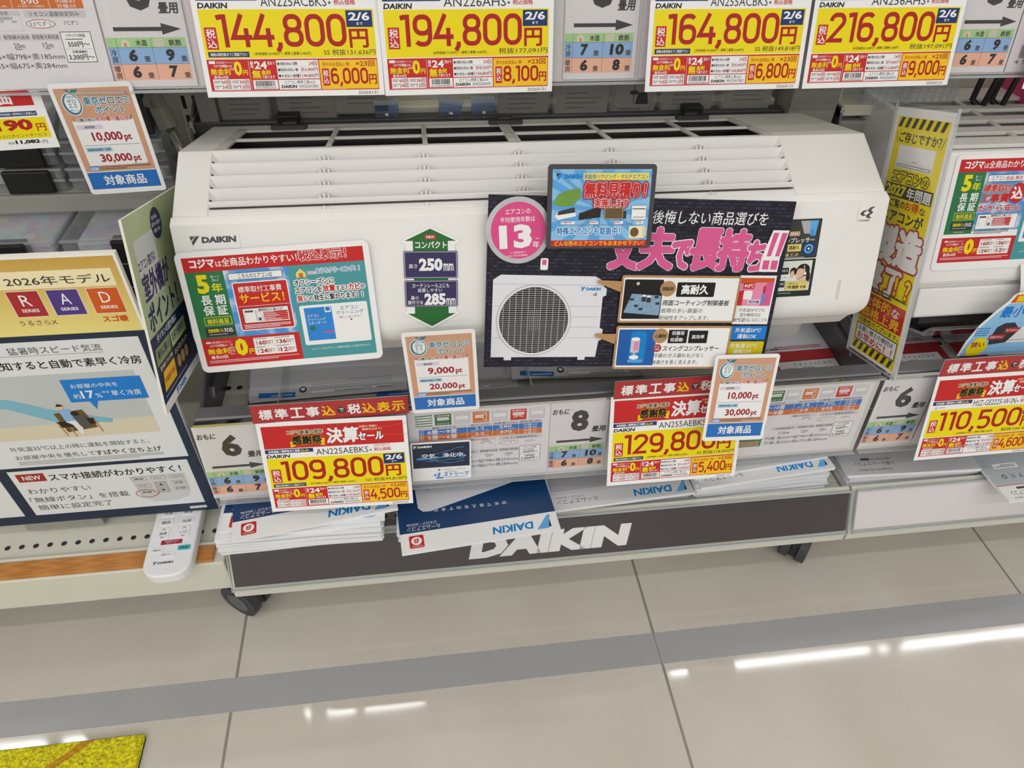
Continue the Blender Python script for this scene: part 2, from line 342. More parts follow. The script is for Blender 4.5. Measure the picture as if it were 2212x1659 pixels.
# ================================================================ shelving runs
PX = [-1.193, -.293, .607, 1.507]
def slot_post(x, parent):
    p = MB(); p.box(x - .014, .975, .151, x + .014, 1.012, 1.3, STEEL).build('post', parent, .002)
    s = MB()
    for k in range(20, 50):
        for dx in (-.0068, .0068): s.box(x + dx - .0024, .9745, k * .0255 - .0085, x + dx + .0024, .9755, k * .0255 + .0085, DARK)
    s.build('slots', parent)
def caster(x, y, parent, yaw):
    c = MB(); c.tube((-.02, 0, .031), (-.006, 0, .031), .031, RUBBER, 40); c.tube((.006, 0, .031), (.02, 0, .031), .031, RUBBER, 40)
    HUB = mat('caster_hub', '#55585c', .4)
    c.tube((-.0212, 0, .031), (-.02, 0, .031), .018, HUB, 28); c.tube((.02, 0, .031), (.0212, 0, .031), .018, HUB, 28)
    o = c.build('caster', parent, .0025); o.matrix_local = Matrix.Translation((x, y, 0)) @ Matrix.Rotation(yaw * D, 4, 'Z')
    f = MB(); f.box(-.0055, -.026, .02, .0055, .026, .064, BLACK); f.box(-.018, -.012, .062, .018, .022, .07, BLACK)
    f.tube((0, .006, .064), (0, .006, .095), .009, BLACK); f.build('caster_fork', o, .001)
BAY = {}
for k, lab in ((0, 'cream steel gondola unit on the left with an orange wood strip along its base'), (1, 'central cream steel gondola unit on casters carrying the white air conditioner'), (2, 'cream steel gondola unit right of the main one with a blank white base panel')):
    g = empty('gondola_unit', Matrix(), lab, 'store shelf', 'gondola units along the aisle'); BAY[k] = g
    x0, x1 = PX[k] + .002, PX[k + 1] - .002
    bx0, bx1 = PX[k] + .015, PX[k + 1] - .015
    bp_ = MB(); bp_.box(bx0, 1.0, .151, bx1, 1.02, 1.3, STEELD)
    for zz in (.36, .62, .88): bp_.box(bx0, .9985, zz, bx1, 1.0, zz + .002, DARK)
    bp_.build('back_panel', g)
    slot_post(PX[k] if k != 1 else PX[k], g)
    if k == 2: slot_post(PX[3], g)
    b = MB()
    b.box(x0, .607 if k == 0 else .596, .09, x1, 1.0, .15, STEEL)
    b.build('base_deck', g, .0015)
    h = MB(); n = 50
    for i in range(n):
        xx = x0 + .018 * i + .012
        if xx > x1 - .008: break
        c = [(xx + .0036 * math.cos(t), .629 + .0036 * math.sin(t), .1504) for t in [2 * math.pi * q / 14 for q in range(14)]]; h.add(c, [tuple(range(14))], DARK)
    tag(h.build('deck_holes', g))
    if k == 0:
        MB().box(x0, .5765, .085, x1, .6075, .148, STEEL).build('kick_plate', g, .002)
        w = mat('orange_wood', '#c98544', .4, 0, .4)
        if not w.node_tree.nodes.get('Wave Texture'):
            N, L = nodes(w); tc = N.new('ShaderNodeTexCoord'); wv = N.new('ShaderNodeTexWave'); wv.inputs['Scale'].default_value = 9; wv.inputs['Distortion'].default_value = 6; wv.inputs['Detail'].default_value = 3
            mp = N.new('ShaderNodeMapping'); mp.inputs['Scale'].default_value = (.7, 30, 30); L.new(tc.outputs['Object'], mp.inputs[0]); L.new(mp.outputs[0], wv.inputs[0])
            cr = N.new('ShaderNodeValToRGB'); cr.color_ramp.elements[0].color = hexc('#b87838'); cr.color_ramp.elements[1].color = hexc('#cb8a4a'); L.new(wv.outputs[0], cr.inputs[0]); L.new(cr.outputs[0], N['Principled BSDF'].inputs[0])
        MB().box(x0, .579, .1482, x1 - .014, .603, .1535, w).build('wood_strip', g, .001)
        MB().box(x0, .604, .148, x1, .6065, .1565, STEEL).box(x0, .6075, .148, x1, .6095, .154, STEEL).build('deck_rim', g, .0006)
    else:
        # sloped front rail with a printed strip behind clear plastic
        s26 = math.tan(26 * D)
        MB().prism([(.560, .087), (.560, .106), (.566, .108), (.596, .168), (.600, .168), (.600, .087)], x0, x1, STEEL).build('front_rail', g, .001)
        st = Sheet((x1 - x0) * 1000 - 10, 62)
        if k == 1:
            st.R(0, 0, st.w, st.h, mat('charcoal_strip', '#3b3538', .35, 0, .5, .15, 30))
            st.p('lettering').T('DAIKIN', 320, 17, 236, 35, ink('W2'), .07, .14)
        m26 = pose(((x0 + x1) / 2, .5735, .1395), 0, 26)
        st.build('price_strip', m26, None, None, t=.8, parent=g, base=mat('blank_strip', '#dfd9dc', .45, 0, .3))
        cl = MB(); hw = (x1 - x0) / 2 - .001
        cl.box(-hw, -.036, .0028, hw, .036, .0036, CLEAR)
        o = cl.build('strip_cover', g); o.matrix_local = m26
        e = MB(); e.box(-hw, .0335, .0008, hw, .036, .0045, EDGE); e.box(-hw, -.036, .0008, hw, -.034, .0045, EDGE); e.box(-hw, -.036, .0008, -hw + .0016, .036, .0045, EDGE); e.box(hw - .0016, -.036, .0008, hw, .036, .0045, EDGE)
        o = e.build('strip_holder', g); o.matrix_local = m26
        if k == 1: caster(-.3 + .006, .603, g, 58); caster(.568, .602, g, -38)
    for cx in ((x0 + .05, x1 - .05) if k != 1 else (x0 + .05, x1 - .05)): caster(cx, .95, g, 10)
    if k == 0: caster(x0 + .05, .65, g, 10)
    if k == 2: caster(x1 - .05, .65, g, 10)
ARM = mat('bracket_steel', '#636266', .35, .6, .5, .15, 20)
def mid_shelf(k, lab):
    x0, x1 = PX[k] + .003, PX[k + 1] - .003
    g = empty('display_shelf', Matrix(), lab, 'shelf', 'lower display shelves')
    MB().box(x0, .6415, .286, x1, .974, .30, STEEL).build('shelf_board', g, .001)
    MB().prism([(.641, .289), (.641, .3545), (.643, .3565), (.662, .3565), (.664, .352), (.664, .289)], x0, x1, GUNL).build('front_flange', g, .0008)
    h = MB()
    for i in range(60):
        xx = x0 + .0152 * i + .008
        if xx < x1 - .006: h.add([(xx + .0042 * math.cos(t), .757 + .0042 * math.sin(t), .3004) for t in [2 * math.pi * q / 14 for q in range(14)]], [tuple(range(14))], DARK)
    h.build('shelf_holes', g)
    for sx in (x0, x1 - .005):
        b = MB(); b.prism([(.664, .28), (.664, .352), (.72, .372), (.90, .40), (.974, .40), (.974, .25), (.85, .25), (.74, .28)], sx, sx + .005, ARM)
        ins = .004 if sx == x0 else -.004
        b.prism([(.70, .335), (.71, .347), (.90, .37), (.95, .37), (.95, .35), (.90, .35)], sx + ins, sx + .005 + ins, ARM); b.build('side_bracket', g, .001)
    # clear ticket rail hanging from the front
    fm = pose(((x0 + x1) / 2, .6305, .286), 0, 6); hw = (x1 - x0) / 2
    r = MB(); r.box(-hw, -.066, .0058, hw, .067, .0064, CLEAR); r.build('ticket_cover', g).matrix_local = fm
    r = MB(); r.box(-hw, .0665, 0, hw, .070, .0068, CHROME); r.box(-hw, -.068, -.0005, hw, -.066, .0064, EDGE); r.box(-hw, -.066, -.0012, hw, .067, -.0006, mat('ticket_back', '#d8d5d3', .5)); r.build('ticket_rail', g, .0004).matrix_local = fm
    return g
mid_shelf(1, 'lower display shelf of the middle unit under the large white air conditioner')
mid_shelf(2, 'lower display shelf of the right unit holding red leaflets')
def upper_shelf(k, lab):
    x0, x1 = PX[k] + .003, PX[k + 1] - .003
    g = empty('price_rail', Matrix(), lab, 'price rail', 'upper price rails')
    MB().box(x0, .815, .762, x1, .836, .775, STEEL).build('front_beam', g, .001)
    fm = pose(((x0 + x1) / 2, .8035, .7605), 0, 12); hw = (x1 - x0) / 2
    r = MB(); r.box(-hw, -.066, .0068, hw, .067, .0074, CLEAR); r.build('ticket_cover', g).matrix_local = fm
    r = MB(); r.box(-hw, .0665, 0, hw, .070, .0078, CHROME); r.box(-hw, -.069, -.001, hw, -.0665, .0076, EDGE); r.box(-hw, -.066, -.0022, hw, .067, -.0012, mat('ticket_back', '#d8d5d3', .5)); r.build('ticket_rail', g, .0004).matrix_local = fm
    MB().prism([(.808, .70), (.808, .775), (.815, .775), (.815, .76), (.812, .70)], x0, x1, STEEL).build('front_lip', g)
    for sx in (x0, x1 - .004):
        MB().prism([(.815, .74), (.815, .762), (.974, .762), (.974, .66), (.95, .66)], sx, sx + .004, ARM).build('side_bracket', g)
upper_shelf(0, 'upper price rail of the left unit holding the spec sheet')
upper_shelf(1, 'upper price rail of the middle unit behind the yellow price cards at the top')
upper_shelf(2, 'upper price rail of the right unit at the top right corner')
# cross bar carrying the big air conditioner
g = empty('cross_bar', Matrix(), 'dark steel cross bar and hooks behind the large white air conditioner', 'bracket')
MB().box(-.287, .942, .580, .601, .962, .597, GUN).build('bar', g, .001)
for sx in (-.285, .597):
    s = 1 if sx < 0 else -1
    MB().prism([(.974, .62), (.974, .54), (.93, .50), (.90, .52), (.925, .598), (.945, .606)], sx - .0015, sx + .0015, ARM).build('hook_plate', g)
    MB().box(sx - .0015, .925, .59, sx + .004, .965, .605, CHROME).build('latch', g, .001)
for cx in (-.165, .383): MB().box(cx - .014, .936, .597, cx + .014, .955, .606, BLACK).build('clip', g, .001)
# ================================================================ big white air conditioner
TH = 18.5 * D
AC = Matrix(((1, 0, 0, -.259), (0, math.cos(TH), math.sin(TH), .6862), (0, -math.sin(TH), math.cos(TH), .5943), (0, 0, 0, 1)))
ac = empty('air_conditioner', AC, 'large white wall air conditioner in the middle with a louvred sloping top', 'air conditioner')
def acb(mb, name, **k):
    o = mb.build(name, ac, **k); o.matrix_local = Matrix(); return o
W_ = .798
full = [(.0095, .008), (.0712, .066), (.231, .080), (.245, .070), (.245, -.12), (.20, -.168), (.05, -.168), (.018, -.14), (.010, -.11)]
b = MB(); b.prism(full, 0, .036, PLASTIC); b.prism(full, .688, W_, PLASTIC)
mid = [(.0095, .008), (.016, .012), (.05, .012), (.09, .026), (.19, .036), (.205, .0775), (.231, .080), (.245, .070), (.245, -.12), (.20, -.168), (.05, -.168), (.018, -.14), (.010, -.11)]
b.prism(mid, .036, .688, PLASTIC)
acb(b, 'casing', bevel=.0012)
f = MB(); f.prism([(.0168, .0128), (.05, .0128), (.09, .0266), (.19, .0366), (.2042, .074), (.2036, .0745), (.1896, .0372), (.0897, .0272), (.0497, .0136), (.0168, .0136)], .0364, .6876, DARK)
f.prism([(.091, .0275), (.19, .038), (.19, .0385), (.091, .0285)], .037, .36, mat('filter_left', '#353130', .6, 0, .3, .1, 80)); f.prism([(.091, .0275), (.19, .038), (.19, .0385), (.091, .0285)], .36, .687, FILTER)
f.prism([(.020, .012), (.075, .063), (.205, .074), (.205, .036), (.09, .026), (.05, .012)], .036, .0363, DARK); f.prism([(.020, .012), (.075, .063), (.205, .074), (.205, .036), (.09, .026), (.05, .012)], .6877, .688, DARK)
for xx in (.09, .2, .23, .3): f.box(xx, .10, .031, xx + .002, .185, .041, BLACK)
acb(f, 'filter')
def sp_(t): return Vector((.0095 + .0617 * t, .008 + .058 * t))
sd = Vector((.0617, .058)).normalized(); nin = Vector((sd.y, -sd.x))
for i in range(5):
    t0, t1 = 1 - i * .2, 1 - (i + 1) * .2
    a = sp_(t0); bb = sp_(t1 + .045); l = MB()
    pts = [a, a + nin * .0022, bb + nin * .0085, bb + nin * .0063, a - sd * .0016 + nin * .0016]
    pts = [a, a - sd * .002, bb + nin * .0135, bb + nin * .0155, a + nin * .003]
    l.prism([(q.x, q.y) for q in pts], .0355, .6885, PLASTIC)
    # moulded end fins where the slat meets the side walls
    o = acb(l, 'louver')
    for sx, d in ((.0355, .010), (.6885, -.010)):
        m2 = MB(); e1 = sp_(t1 + .045)
        m2.add([(sx, a.x, a.y), (sx, e1.x, e1.y), (sx + d, e1.x + nin.x * .0135, e1.y + nin.y * .0135)], [(0, 1, 2)], PLASTIC); q = m2.build('end_fin', o)
for xx in (.156, .265, .373, .481, .588):
    rb = MB()
    for i in range(5):
        q = sp_(1 - (i + 1) * .2 + .03)
        for dx in (-.0045, 0, .0045): rb.box(xx + dx - .0008, q.x - .001, q.y - .002, xx + dx + .0008, q.x + .006, q.y + (.003 if dx == 0 else .0012), PLASTIC)
    acb(rb, 'rib_clip')
tl = lambda a: .066 + (a - .0712) * .0876
g2 = MB()
g2.prism([(.0712, .066), (.0712, .0625), (.078, .063), (.079, tl(.079))], .036, .688, PLASTIC)
acb(g2, 'grille_front_edge')
gr = MB()
def bar(x0, a0, x1, a1, h=.003): gr.add([(x0, a0, tl(a0)), (x1, a0, tl(a0)), (x1, a1, tl(a1)), (x0, a1, tl(a1)), (x0, a0, tl(a0) - h), (x1, a0, tl(a0) - h), (x1, a1, tl(a1) - h), (x0, a1, tl(a1) - h)], [(0, 1, 2, 3), (7, 6, 5, 4), (0, 4, 5, 1), (1, 5, 6, 2), (2, 6, 7, 3), (3, 7, 4, 0)], ACIN)
bar(.036, .134, .688, .142); bar(.036, .196, .688, .206)
for xx in (.036, .156, .265, .369, .373, .481, .588, .676): bar(xx if xx not in (.369,) else .365, .0725, xx + (.012 if xx in (.036, .676) else .006), .206)
acb(gr, 'top_grille', bevel=.0006)
for cx in (.10, .375, .628):
    hk = MB(); hk.box(cx - .022, .196, .074, cx + .022, .2075, .0825, BLACK); hk.box(cx - .009, .205, .078, cx + .009, .215, .086, BLACK); acb(hk, 'filter_latch', bevel=.001)
# front panel: flat face, rounded lower edge and lower corners
pn = MB(); rows = [(.0088, .0068), (.0015, .0012), (0, 0), (0, -.03), (0, -.06), (0, -.09), (0, -.118)]
for i in range(1, 10):
    a = i * 10 * D; rows.append((.034 * (1 - math.cos(a)), -.118 - .034 * math.sin(a)))
rows.append((.06, -.153))
cols = [0, .004, .010, .018, .03, .06] + [.1 + .06 * i for i in range(11)] + [W_ - q for q in (.06, .03, .018, .010, .004, 0)]
R_ = .024
grid = []
for (a, bz) in rows:
    row = []
    arc = max(0, (-.126 - bz)); ext = R_ - math.sqrt(max(0, R_ * R_ - min(arc, R_) ** 2)) if arc > 0 else 0
    for c in cols: row.append((-.001 + ext + c / W_ * (W_ + .002 - 2 * ext), a, bz))
    grid.append(row)
vs = [q for r in grid for q in r]; nc = len(cols)
fs = [(j * nc + i, j * nc + i + 1, (j + 1) * nc + i + 1, (j + 1) * nc + i) for j in range(len(rows) - 1) for i in range(nc - 1)]
pn.add(vs, fs, PLASTIC)
for e in (0, nc - 1):      # side returns
    sv = [grid[j][e] for j in range(len(rows))] + [(grid[j][e][0], .03, grid[j][e][2]) for j in range(len(rows) - 1)] + [(grid[-1][e][0], .06, grid[-1][e][2])]
    n = len(rows); pn.add(sv, [(j, j + 1, n + j + 1, n + j) for j in range(n - 1)], PLASTIC)
o = acb(pn, 'front_panel')
for p in o.data.polygons: p.use_smooth = True
es = o.modifiers.new('split', 'EDGE_SPLIT'); es.split_angle = 35 * D
lg = Sheet(50, 14); daikin(lg, 0, 0, 47, 8, 'dgrey'); lg.build('brand_logo', frame((.0165 + .025, -.0006, -.0185), (1, 0, 0), (0, 0, 1)) , None, None, t=.05, parent=ac, base=PLASTIC)
lg = Sheet(22, 18); streamer_mark(lg, 2.4, 1, 17, 'dgrey'); lg.p('lettering').T('STREAMER', 1.4, 15.6, 14.6, 2, 'dgrey', .015, .15); lg.build('streamer_mark', frame((.7738, -.0006, -.0165), (1, 0, 0), (0, 0, 1)), None, None, t=.05, parent=ac, base=PLASTIC)
MB().add([(.754, -.0004, -.095), (.7575, -.0004, -.095), (.7575, -.0004, -.1195), (.754, -.0004, -.1195)], [(0, 1, 2, 3)], mat('groove', '#d9d6d1', .5)).build('panel_groove', ac).matrix_local = Matrix()
PANEL = lambda x, b_, off=.0015, roll=0: AC @ (frame((x, -off, b_), (math.cos(roll * D), 0, math.sin(roll * D)), (-math.sin(roll * D), 0, math.cos(roll * D))))
# ================================================================ second air conditioner (right)
TH2 = 18 * D
A2 = Matrix(((1, 0, 0, .660), (0, math.cos(TH2), math.sin(TH2), .770), (0, -math.sin(TH2), math.cos(TH2), .610), (0, 0, 0, 1)))
ac2 = empty('air_conditioner', A2, 'white air conditioner at the right edge with a red banded card on its front', 'air conditioner')
def a2b(mb, name, **k):
    o = mb.build(name, ac2, **k); o.matrix_local = Matrix(); return o
W2 = .799
a2b(MB().prism([(.012, -.004), (.03, .002), (.034, -.02), (.19, -.01), (.195, .05), (.212, .062), (.208, -.14), (.17, -.245), (.10, -.25), (.075, -.215), (.012, -.19)], .006, W2, PLASTIC), 'casing', bevel=.0015)
a2b(MB().prism([(.010, .002), (.03, .010), (.212, .064), (.208, -.10), (.02, -.18)], .003, .011, PLASTIC), 'side_wall', bevel=.001)
a2b(MB().box(0, 0, -.176, W2, .016, 0, PLASTIC), 'front_panel', bevel=.006)
a2b(MB().prism([(.004, -.181), (.004, -.222), (.04, -.236), (.06, -.236), (.06, -.181)], .008, W2, PLASTIC), 'lower_panel', bevel=.003)
a2b(MB().prism([(.02, -.238), (.02, -.228), (.10, -.24), (.10, -.25)], .03, W2, DARK), 'outlet')
a2b(MB().prism([(.018, -.243), (.012, -.247), (.03, -.262), (.09, -.266), (.09, -.262), (.034, -.256)], .05, W2, CHROME), 'flap', bevel=.001)
gr = MB(); tb = lambda a: .009 + (a - .03) * .297
for a, e in ((.016, .040), (.054, .072), (.092, .108), (.130, .146), (.170, .212)): gr.prism([(a, tb(a)), (e, tb(e)), (e, tb(e) - .005), (a, tb(a) - .005)], .011, W2, ACIN)
for xx in (.011, .118, .226, .334): gr.prism([(.03, tb(.03) - .0005), (.20, tb(.20) - .0005), (.20, tb(.20) - .004), (.03, tb(.03) - .004)], xx, xx + .007, ACIN)
a2b(gr, 'top_grille', bevel=.001)
a2b(MB().prism([(.035, -.018), (.19, -.008), (.19, -.006), (.035, -.016)], .012, W2, FILTER), 'filter')
#@@SIGNS@@
# ================================================================ printed cards
def price_card(price, model, excl, body, mon, first, code, mtx, label, maker='DAIKIN', strip=True, h=132.6):
    s = Sheet(180, h); k = h / 132.6
    # red sale header
    s.p('sale_header').R(5, 6, 170, 32, 'red')
    for i in range(34):
        a = i / 34 * 2 * math.pi + .05; cx, cy = 92, 22; dx, dy = math.cos(a), math.sin(a)
        t1 = min(abs(87 / dx) if dx else 999, abs(15.5 / dy) if dy else 999); t0 = t1 * (.55 + .3 * ((i * 7) % 5) / 5)
        s.L(cx + dx * t0, cy + dy * t0, cx + dx * t1, cy + dy * t1, .45, 'brick' if i % 3 else 'orange')
    s.P([(37, 29), (43, 26), (43, 35), (37, 37)], 'yel2').P([(73, 26), (79, 25), (78, 36), (73, 35)], 'yel2')
    s.T('コジマ創業70周年', 35, 12.5, 43, 6, 'K', .03, 0, 'cream', .7)
    s.T('感謝祭', 40, 20.5, 35, 12.5, 'K', .05, 0, 'yel2', .9)
    s.T('決算', 82, 12, 38, 21, 'W', .05, .1, 'K', .9)
    s.T('セール', 120, 20, 30, 11, 'W', .05, .1, 'K', .8)
    s.T('日頃のご愛顧に', 122, 10.5, 22, 3.2, 'cream', .02).T('感謝を込めて！', 125, 14.6, 24, 3.2, 'cream', .02)
    s.p('model_strip').R(5, 39, 58, 5.6, 'navy').T('本体価格＋標準取付工事費', 9, 40, 38, 3.6, 'W', .03).T('込み', 48, 40, 10, 3.6, 'yel', .03)
    if maker: s.T(maker, 5.5, 46.4, 29, 5, 'K', .035, .14)
    else:
        for a in (90, 210, 330): s.P([(11 + 2.6 * math.cos((a + q) * D) * m, 49 - 2.6 * math.sin((a + q) * D) * m) for q, m in ((0, 0), (30, .6), (0, 1.1), (-30, .6))], 'grey')
        s.fp(15, 48, 12, 1, 2.5, 'grey')
    s.T(model, 66, 41.2, 64, 8.6, 'K2', 0).T('★', 131, 44.6, 3.6, 3.6, 'K2')
    s.R(137, 38.7, 20, 3.6, 'red', .8).R(137.3, 39, 19.4, 3, 'W', .6).T('100円お得です！', 138, 39.4, 18, 2, 'red')
    s.T('税込価格', 137, 43.6, 21, 5, 'red', .02)
    s.p('price_panel').R(5, 52.2, 170, 44, 'yel')
    s.N(price, 20.5, 56.5, 126, 29.5, 'dred', .15)
    s.R(147.5, 53.4, 26, 15, 'navy').T('2/6', 150, 55, 21, 7.6, 'W', .03).T('まで', 157.5, 64, 6, 2.6, 'W', .02)
    s.T('円', 149.5, 70.5, 18, 16.5, 'dred', .035)
    s.R(8, 68, 11.6, 20, 'red').V('税込', 9.4, 69.5, 8.8, 17, 'W', .02)
    if strip: s.R(8, 90, 40, 5, 'navy').T('価格は販売員までご相談下さい', 10, 91, 36, 3, 'W', .02)
    s.T(body, 53, 90.6, 56, 3.4, 'K', .005).T(excl, 122 if len(excl) > 9 else 131, 88.6, 52 if len(excl) > 9 else 43, 5.6, 'K2')
    s.p('finance_panel').R(5, 97, 170, 30, 'red')
    s.B(7, 98.4, 6, 2.6, 'W').T('当社指定クレジット', 14, 98.7, 19, 2.2, 'W').T('コジマ分割払い', 11, 101.8, 16, 2.6, 'W', .03)
    s.T('無金利', 7.4, 105.4, 19, 5.8, 'yel', .03).T('最長60回', 9.5, 112, 14, 2.9, 'W', .01).T('分割払', 27, 102, 2.2, 2.4, 'W').T('手数料', 26.6, 105, 4, 2.2, 'W')
    s.T('0', 30.5, 98.6, 8, 13.6, 'yel', .04).T('円', 39, 107, 4.6, 4.6, 'yel', .03)
    s.R(8, 115.4, 36, 10.2, 'W')
    for i, (n, a) in enumerate((('60回', 0), ('36回', 1), ('24回', 2), ('12回', 3))):
        xx, yy = 9 + (i % 2) * 18, 116.2 + (i // 2) * 4.8; s.fp(xx, yy + .6, 6.5, 2, 1.5, 'dgrey').T(n, xx + 7, yy, 9, 3.6, 'dred', .02)
    s.L(26.2, 116, 26.2, 125, .25, 'lgrey').L(9, 120.5, 43, 120.5, .25, 'lgrey').L(45.6, 98.5, 45.6, 125.5, .4, 'lpink')
    s.V('最長', 47, 99, 3.2, 6.4, 'W', .02).T('24', 51, 99, 12.5, 7.2, 'W', .03).T('回まで', 64.4, 99.4, 7, 3, 'W', .02)
    s.T('無', 48, 107.2, 8, 8, 'yel', .04).T('金利', 57, 107.2, 9, 4.6, 'yel', .04).T('で承ります', 57, 112.4, 13, 3, 'W', .02)
    s.R(47.4, 116.6, 24.6, 8.6, 'W'); x = 49.5; rnd = random.Random(len(model) + int(price[-6:-4] or 1))
    while x < 69: q = rnd.choice((.3, .5, .8)); s.R(x, 117.4, q, 5.2, 'K'); x += q + rnd.choice((.3, .5, .7))
    s.T(code, 49, 123.2, 21, 1.5, 'K2')
    s.R(73, 98.2, 42, 17.6, 'W')
    for i, (a, v) in enumerate((('■分割お支払い回数', '24回'), ('■初回お支払い額', '計' + first + '円'), ('■お支払い総額', '計' + price + '円'))):
        yy = 99 + i * 5.7; s.T(a, 74, yy + 1, 20, 2.9, 'K2', .02).T(v, 114, yy + .4, None, 4, 'dred', .01, ax=1).L(73, yy + 5.3, 115, yy + 5.3, .3, 'lgrey')
    s.R(73, 116.6, 42, 9.2, 'W').T('エアコン標準工事込み', 79, 117.3, 31, 3.4, 'K2')
    if maker: s.T(maker, 75, 121.6, 16, 3, 'K', .04, .14)
    s.T(model, 93, 121.5, 20, 3, 'K2')
    s.R(116, 98.4, 58.4, 27.6, 'yel2').T('月々のお支払い 例', 119, 100.6, 27, 3.8, 'dred', .01).T('×23回', 153, 99.4, 19, 5.4, 'dred', .02)
    s.R(118, 106.4, 7, 16.4, 'red').V('税込', 119, 108, 5, 12.6, 'W', .02)
    s.N(mon, 126.5, 106, 38, 15.4, 'dred', .16).T('円', 165.4, 112.5, 7.6, 9.2, 'dred', .03)
    s.fp(6, 126.1, 165, 1, .6, 'lpink')
    s.p('date_code').T('20260131', 153, 128.4, 20, 3, 'K2')
    return s.build('price_card', mtx, label, 'price card', t=.35)
PT = dict(U=16)
price_card('144,800', 'AN225ACBKS', 'SS 税抜131,636円', '(本体価格129,400円 ＋ 標準工事費15,400円)', '6,000', '6,800', '4975598442567', pose((-.1207, .785, .7581), -.4, 15.4), 'leftmost of the four yellow price cards in the top row', )
price_card('194,800', 'AN226AHS', '税抜177,091円', '(本体価格179,400円 ＋ 標準工事費15,400円)', '8,100', '8,500', '4573589443885', pose((.0594, .784, .7574), 1.2, 12.6), 'second from left of the four yellow price cards in the top row', strip=False)
price_card('164,800', 'AN255ACBKS', 'SS 税抜149,818円', '(本体価格149,400円 ＋ 標準工事費15,400円)', '6,800', '8,400', '4573598442864', pose((.3422, .785, .7560), .6, 16.6), 'third from left of the four yellow price cards in the top row')
price_card('216,800', 'AN256AHS', '税抜197,091円', '(本体価格201,400円 ＋ 標準工事費15,400円)', '9,000', '9,800', '4573598443624', pose((.5254, .786, .7560), 1.0, 16.6), 'rightmost of the four full yellow price cards in the top row', strip=False)
price_card('178,000', 'MSZ-ZXV2525', '税抜161,819円', '(本体価格162,600円 ＋ 標準工事費15,400円)', '7,400', '7,800', '4573598440001', pose((.8054, .785, .7503), 0, 14), 'price card at the top right corner of the frame, only its left edge in view', maker=None, strip=False)
price_card('109,800', 'AN225AEBKS', 'GS 税抜99,818円', '(本体価格94,400円 ＋ 標準工事費15,400円)', '4,500', '6,300', '4573598442663', pose((-.1254, .603, .2979), -1.6, 15.3, .2), 'lower row yellow price card in front of the left catalog stack')
price_card('129,800', 'AN255AEBKS', 'SS 税抜118,000円', '(本体価格114,400円 ＋ 標準工事費15,400円)', '5,400', '5,600', '4573598442862', pose((.3131, .603, .3001), -.2, 18.5), 'lower row yellow price card partly behind a beige points card')
price_card('110,500', 'MSZ-GE2225-W-IN', '税抜100,455円', '(本体価格95,100円 ＋ 標準工事費15,400円)', '4,600', '4,700', '4902901982001', pose((.7609, .603, .2982), 0, 16.2), 'lower row yellow price card on the right gondola unit', maker=None, strip=False)
def header_strip(mtx, label):
    s = Sheet(186, 27); s.R(0, 0, 186, 27, 'brick').B(0, 0, 186, 27, 'K2', .35, 'brick')
    x = 9
    for c, col in zip('標準工事込', ('W', 'W', 'W', 'W', 'yel2')): s.T(c, x, 7, 15, 14.5, col, .035); x += 18.4
    s.E(105.5, 14.5, 5, 4.6, 'K2').T('で', 102.6, 11.8, 5.8, 5.2, 'W', .02)
    x = 113
    for c, col in zip('税込表示', ('W', 'yel2', 'yel2', 'yel2')): s.T(c, x, 7, 15, 14.5, col, .035); x += 17.6
    return s.build('header_strip', mtx, label, 'sign strip', 'red header strips', t=.8)
header_strip(pose((-.1242, .624, .3746), .1, 6.4), 'red header strip above the left lower price card')
header_strip(pose((.3187, .623, .3754), 0, 8), 'red header strip half hidden by a beige points card')
header_strip(pose((.7642, .623, .3756), 0, 6.8), 'red header strip at the right edge below the round blue sign')
def arrow_card(n, c1, c2, d1, d2, mtx, label, w=78, h=121):
    s = Sheet(w, h); k = w / 78
    s.T('おもに', 3, 12, 22, 8.4, 'K2', .035, .15)
    s.T(n, 28, 15, 24, 36, 'K2', .045).T('畳用', 57, 44, 19, 9.5, 'K2', .04, .1)
    s.p('arrow').P([(10, 65.5), (56, 65.5), (56, 62), (75, 67.4), (56, 72.6), (56, 69.2), (10, 69.2)], 'K2')
    s.p('room_table').R(0.6, 75, 76, 9, 'lgreen').R(.6, 84, 76, 15.4, 'lblue').R(.6, 99.4, 76, 15, 'peach')
    for x in (9.6, 43): s.L(x, 75, x, 114.4, .3, 'dgrey')
    for y in (84, 99.4): s.L(.6, y, 76.6, y, .25, 'dgrey')
    s.P([(14, 78.6), (18, 76), (22, 78.6), (22, 83.4), (14, 83.4)], 'beige').R(16.6, 79.6, 2.6, 3.6, 'khaki').R(46, 76.2, 9, 7.2, 'beige')
    for q in range(3): s.L(46.6, 78 + q * 2, 54.4, 78 + q * 2, .5, 'mgrey')
    s.T('木造', 28, 77, 11, 5.6, 'K2', .03).T('鉄筋', 60, 77, 12, 5.6, 'K2', .03)
    s.V('冷房', 2, 85.6, 5.6, 12.4, 'K2', .02).V('暖房', 2, 101, 5.6, 12, 'K2', .02)
    for t, y, a, c in ((c1, 85.5, 'K', 0), (d1, 101, 'K', 0)): s.T(t, 18.5, y, 8.6, 11.5, 'K', .05, .06).T('畳', 33, y + 6.6, 6, 5, 'K2', .02)
    for t, y in ((c2, 85.5), (d2, 101)): s.T(t, 51 if len(t) > 1 else 55, y, 16 if len(t) > 1 else 8.6, 11.5, 'K', .05, .06).T('畳', 69, y + 6.6, 6, 5, 'K2', .02)
    return s.build('room_size_card', mtx, label, 'sign card', t=.3, base=mat('card_grey', '#dedcdf', .5, 0, .3))
def onrail(x0, x1, off=0, z=.2905): return pose(((x0 + x1) / 2, .6292 - off, z), 0, 6)
arrow_card('6', '6', '9', '6', '7', pose((-.2545, .6275, .2905), 0, 6), 'white room size card with an arrow at the left end of the lower rail', 80)
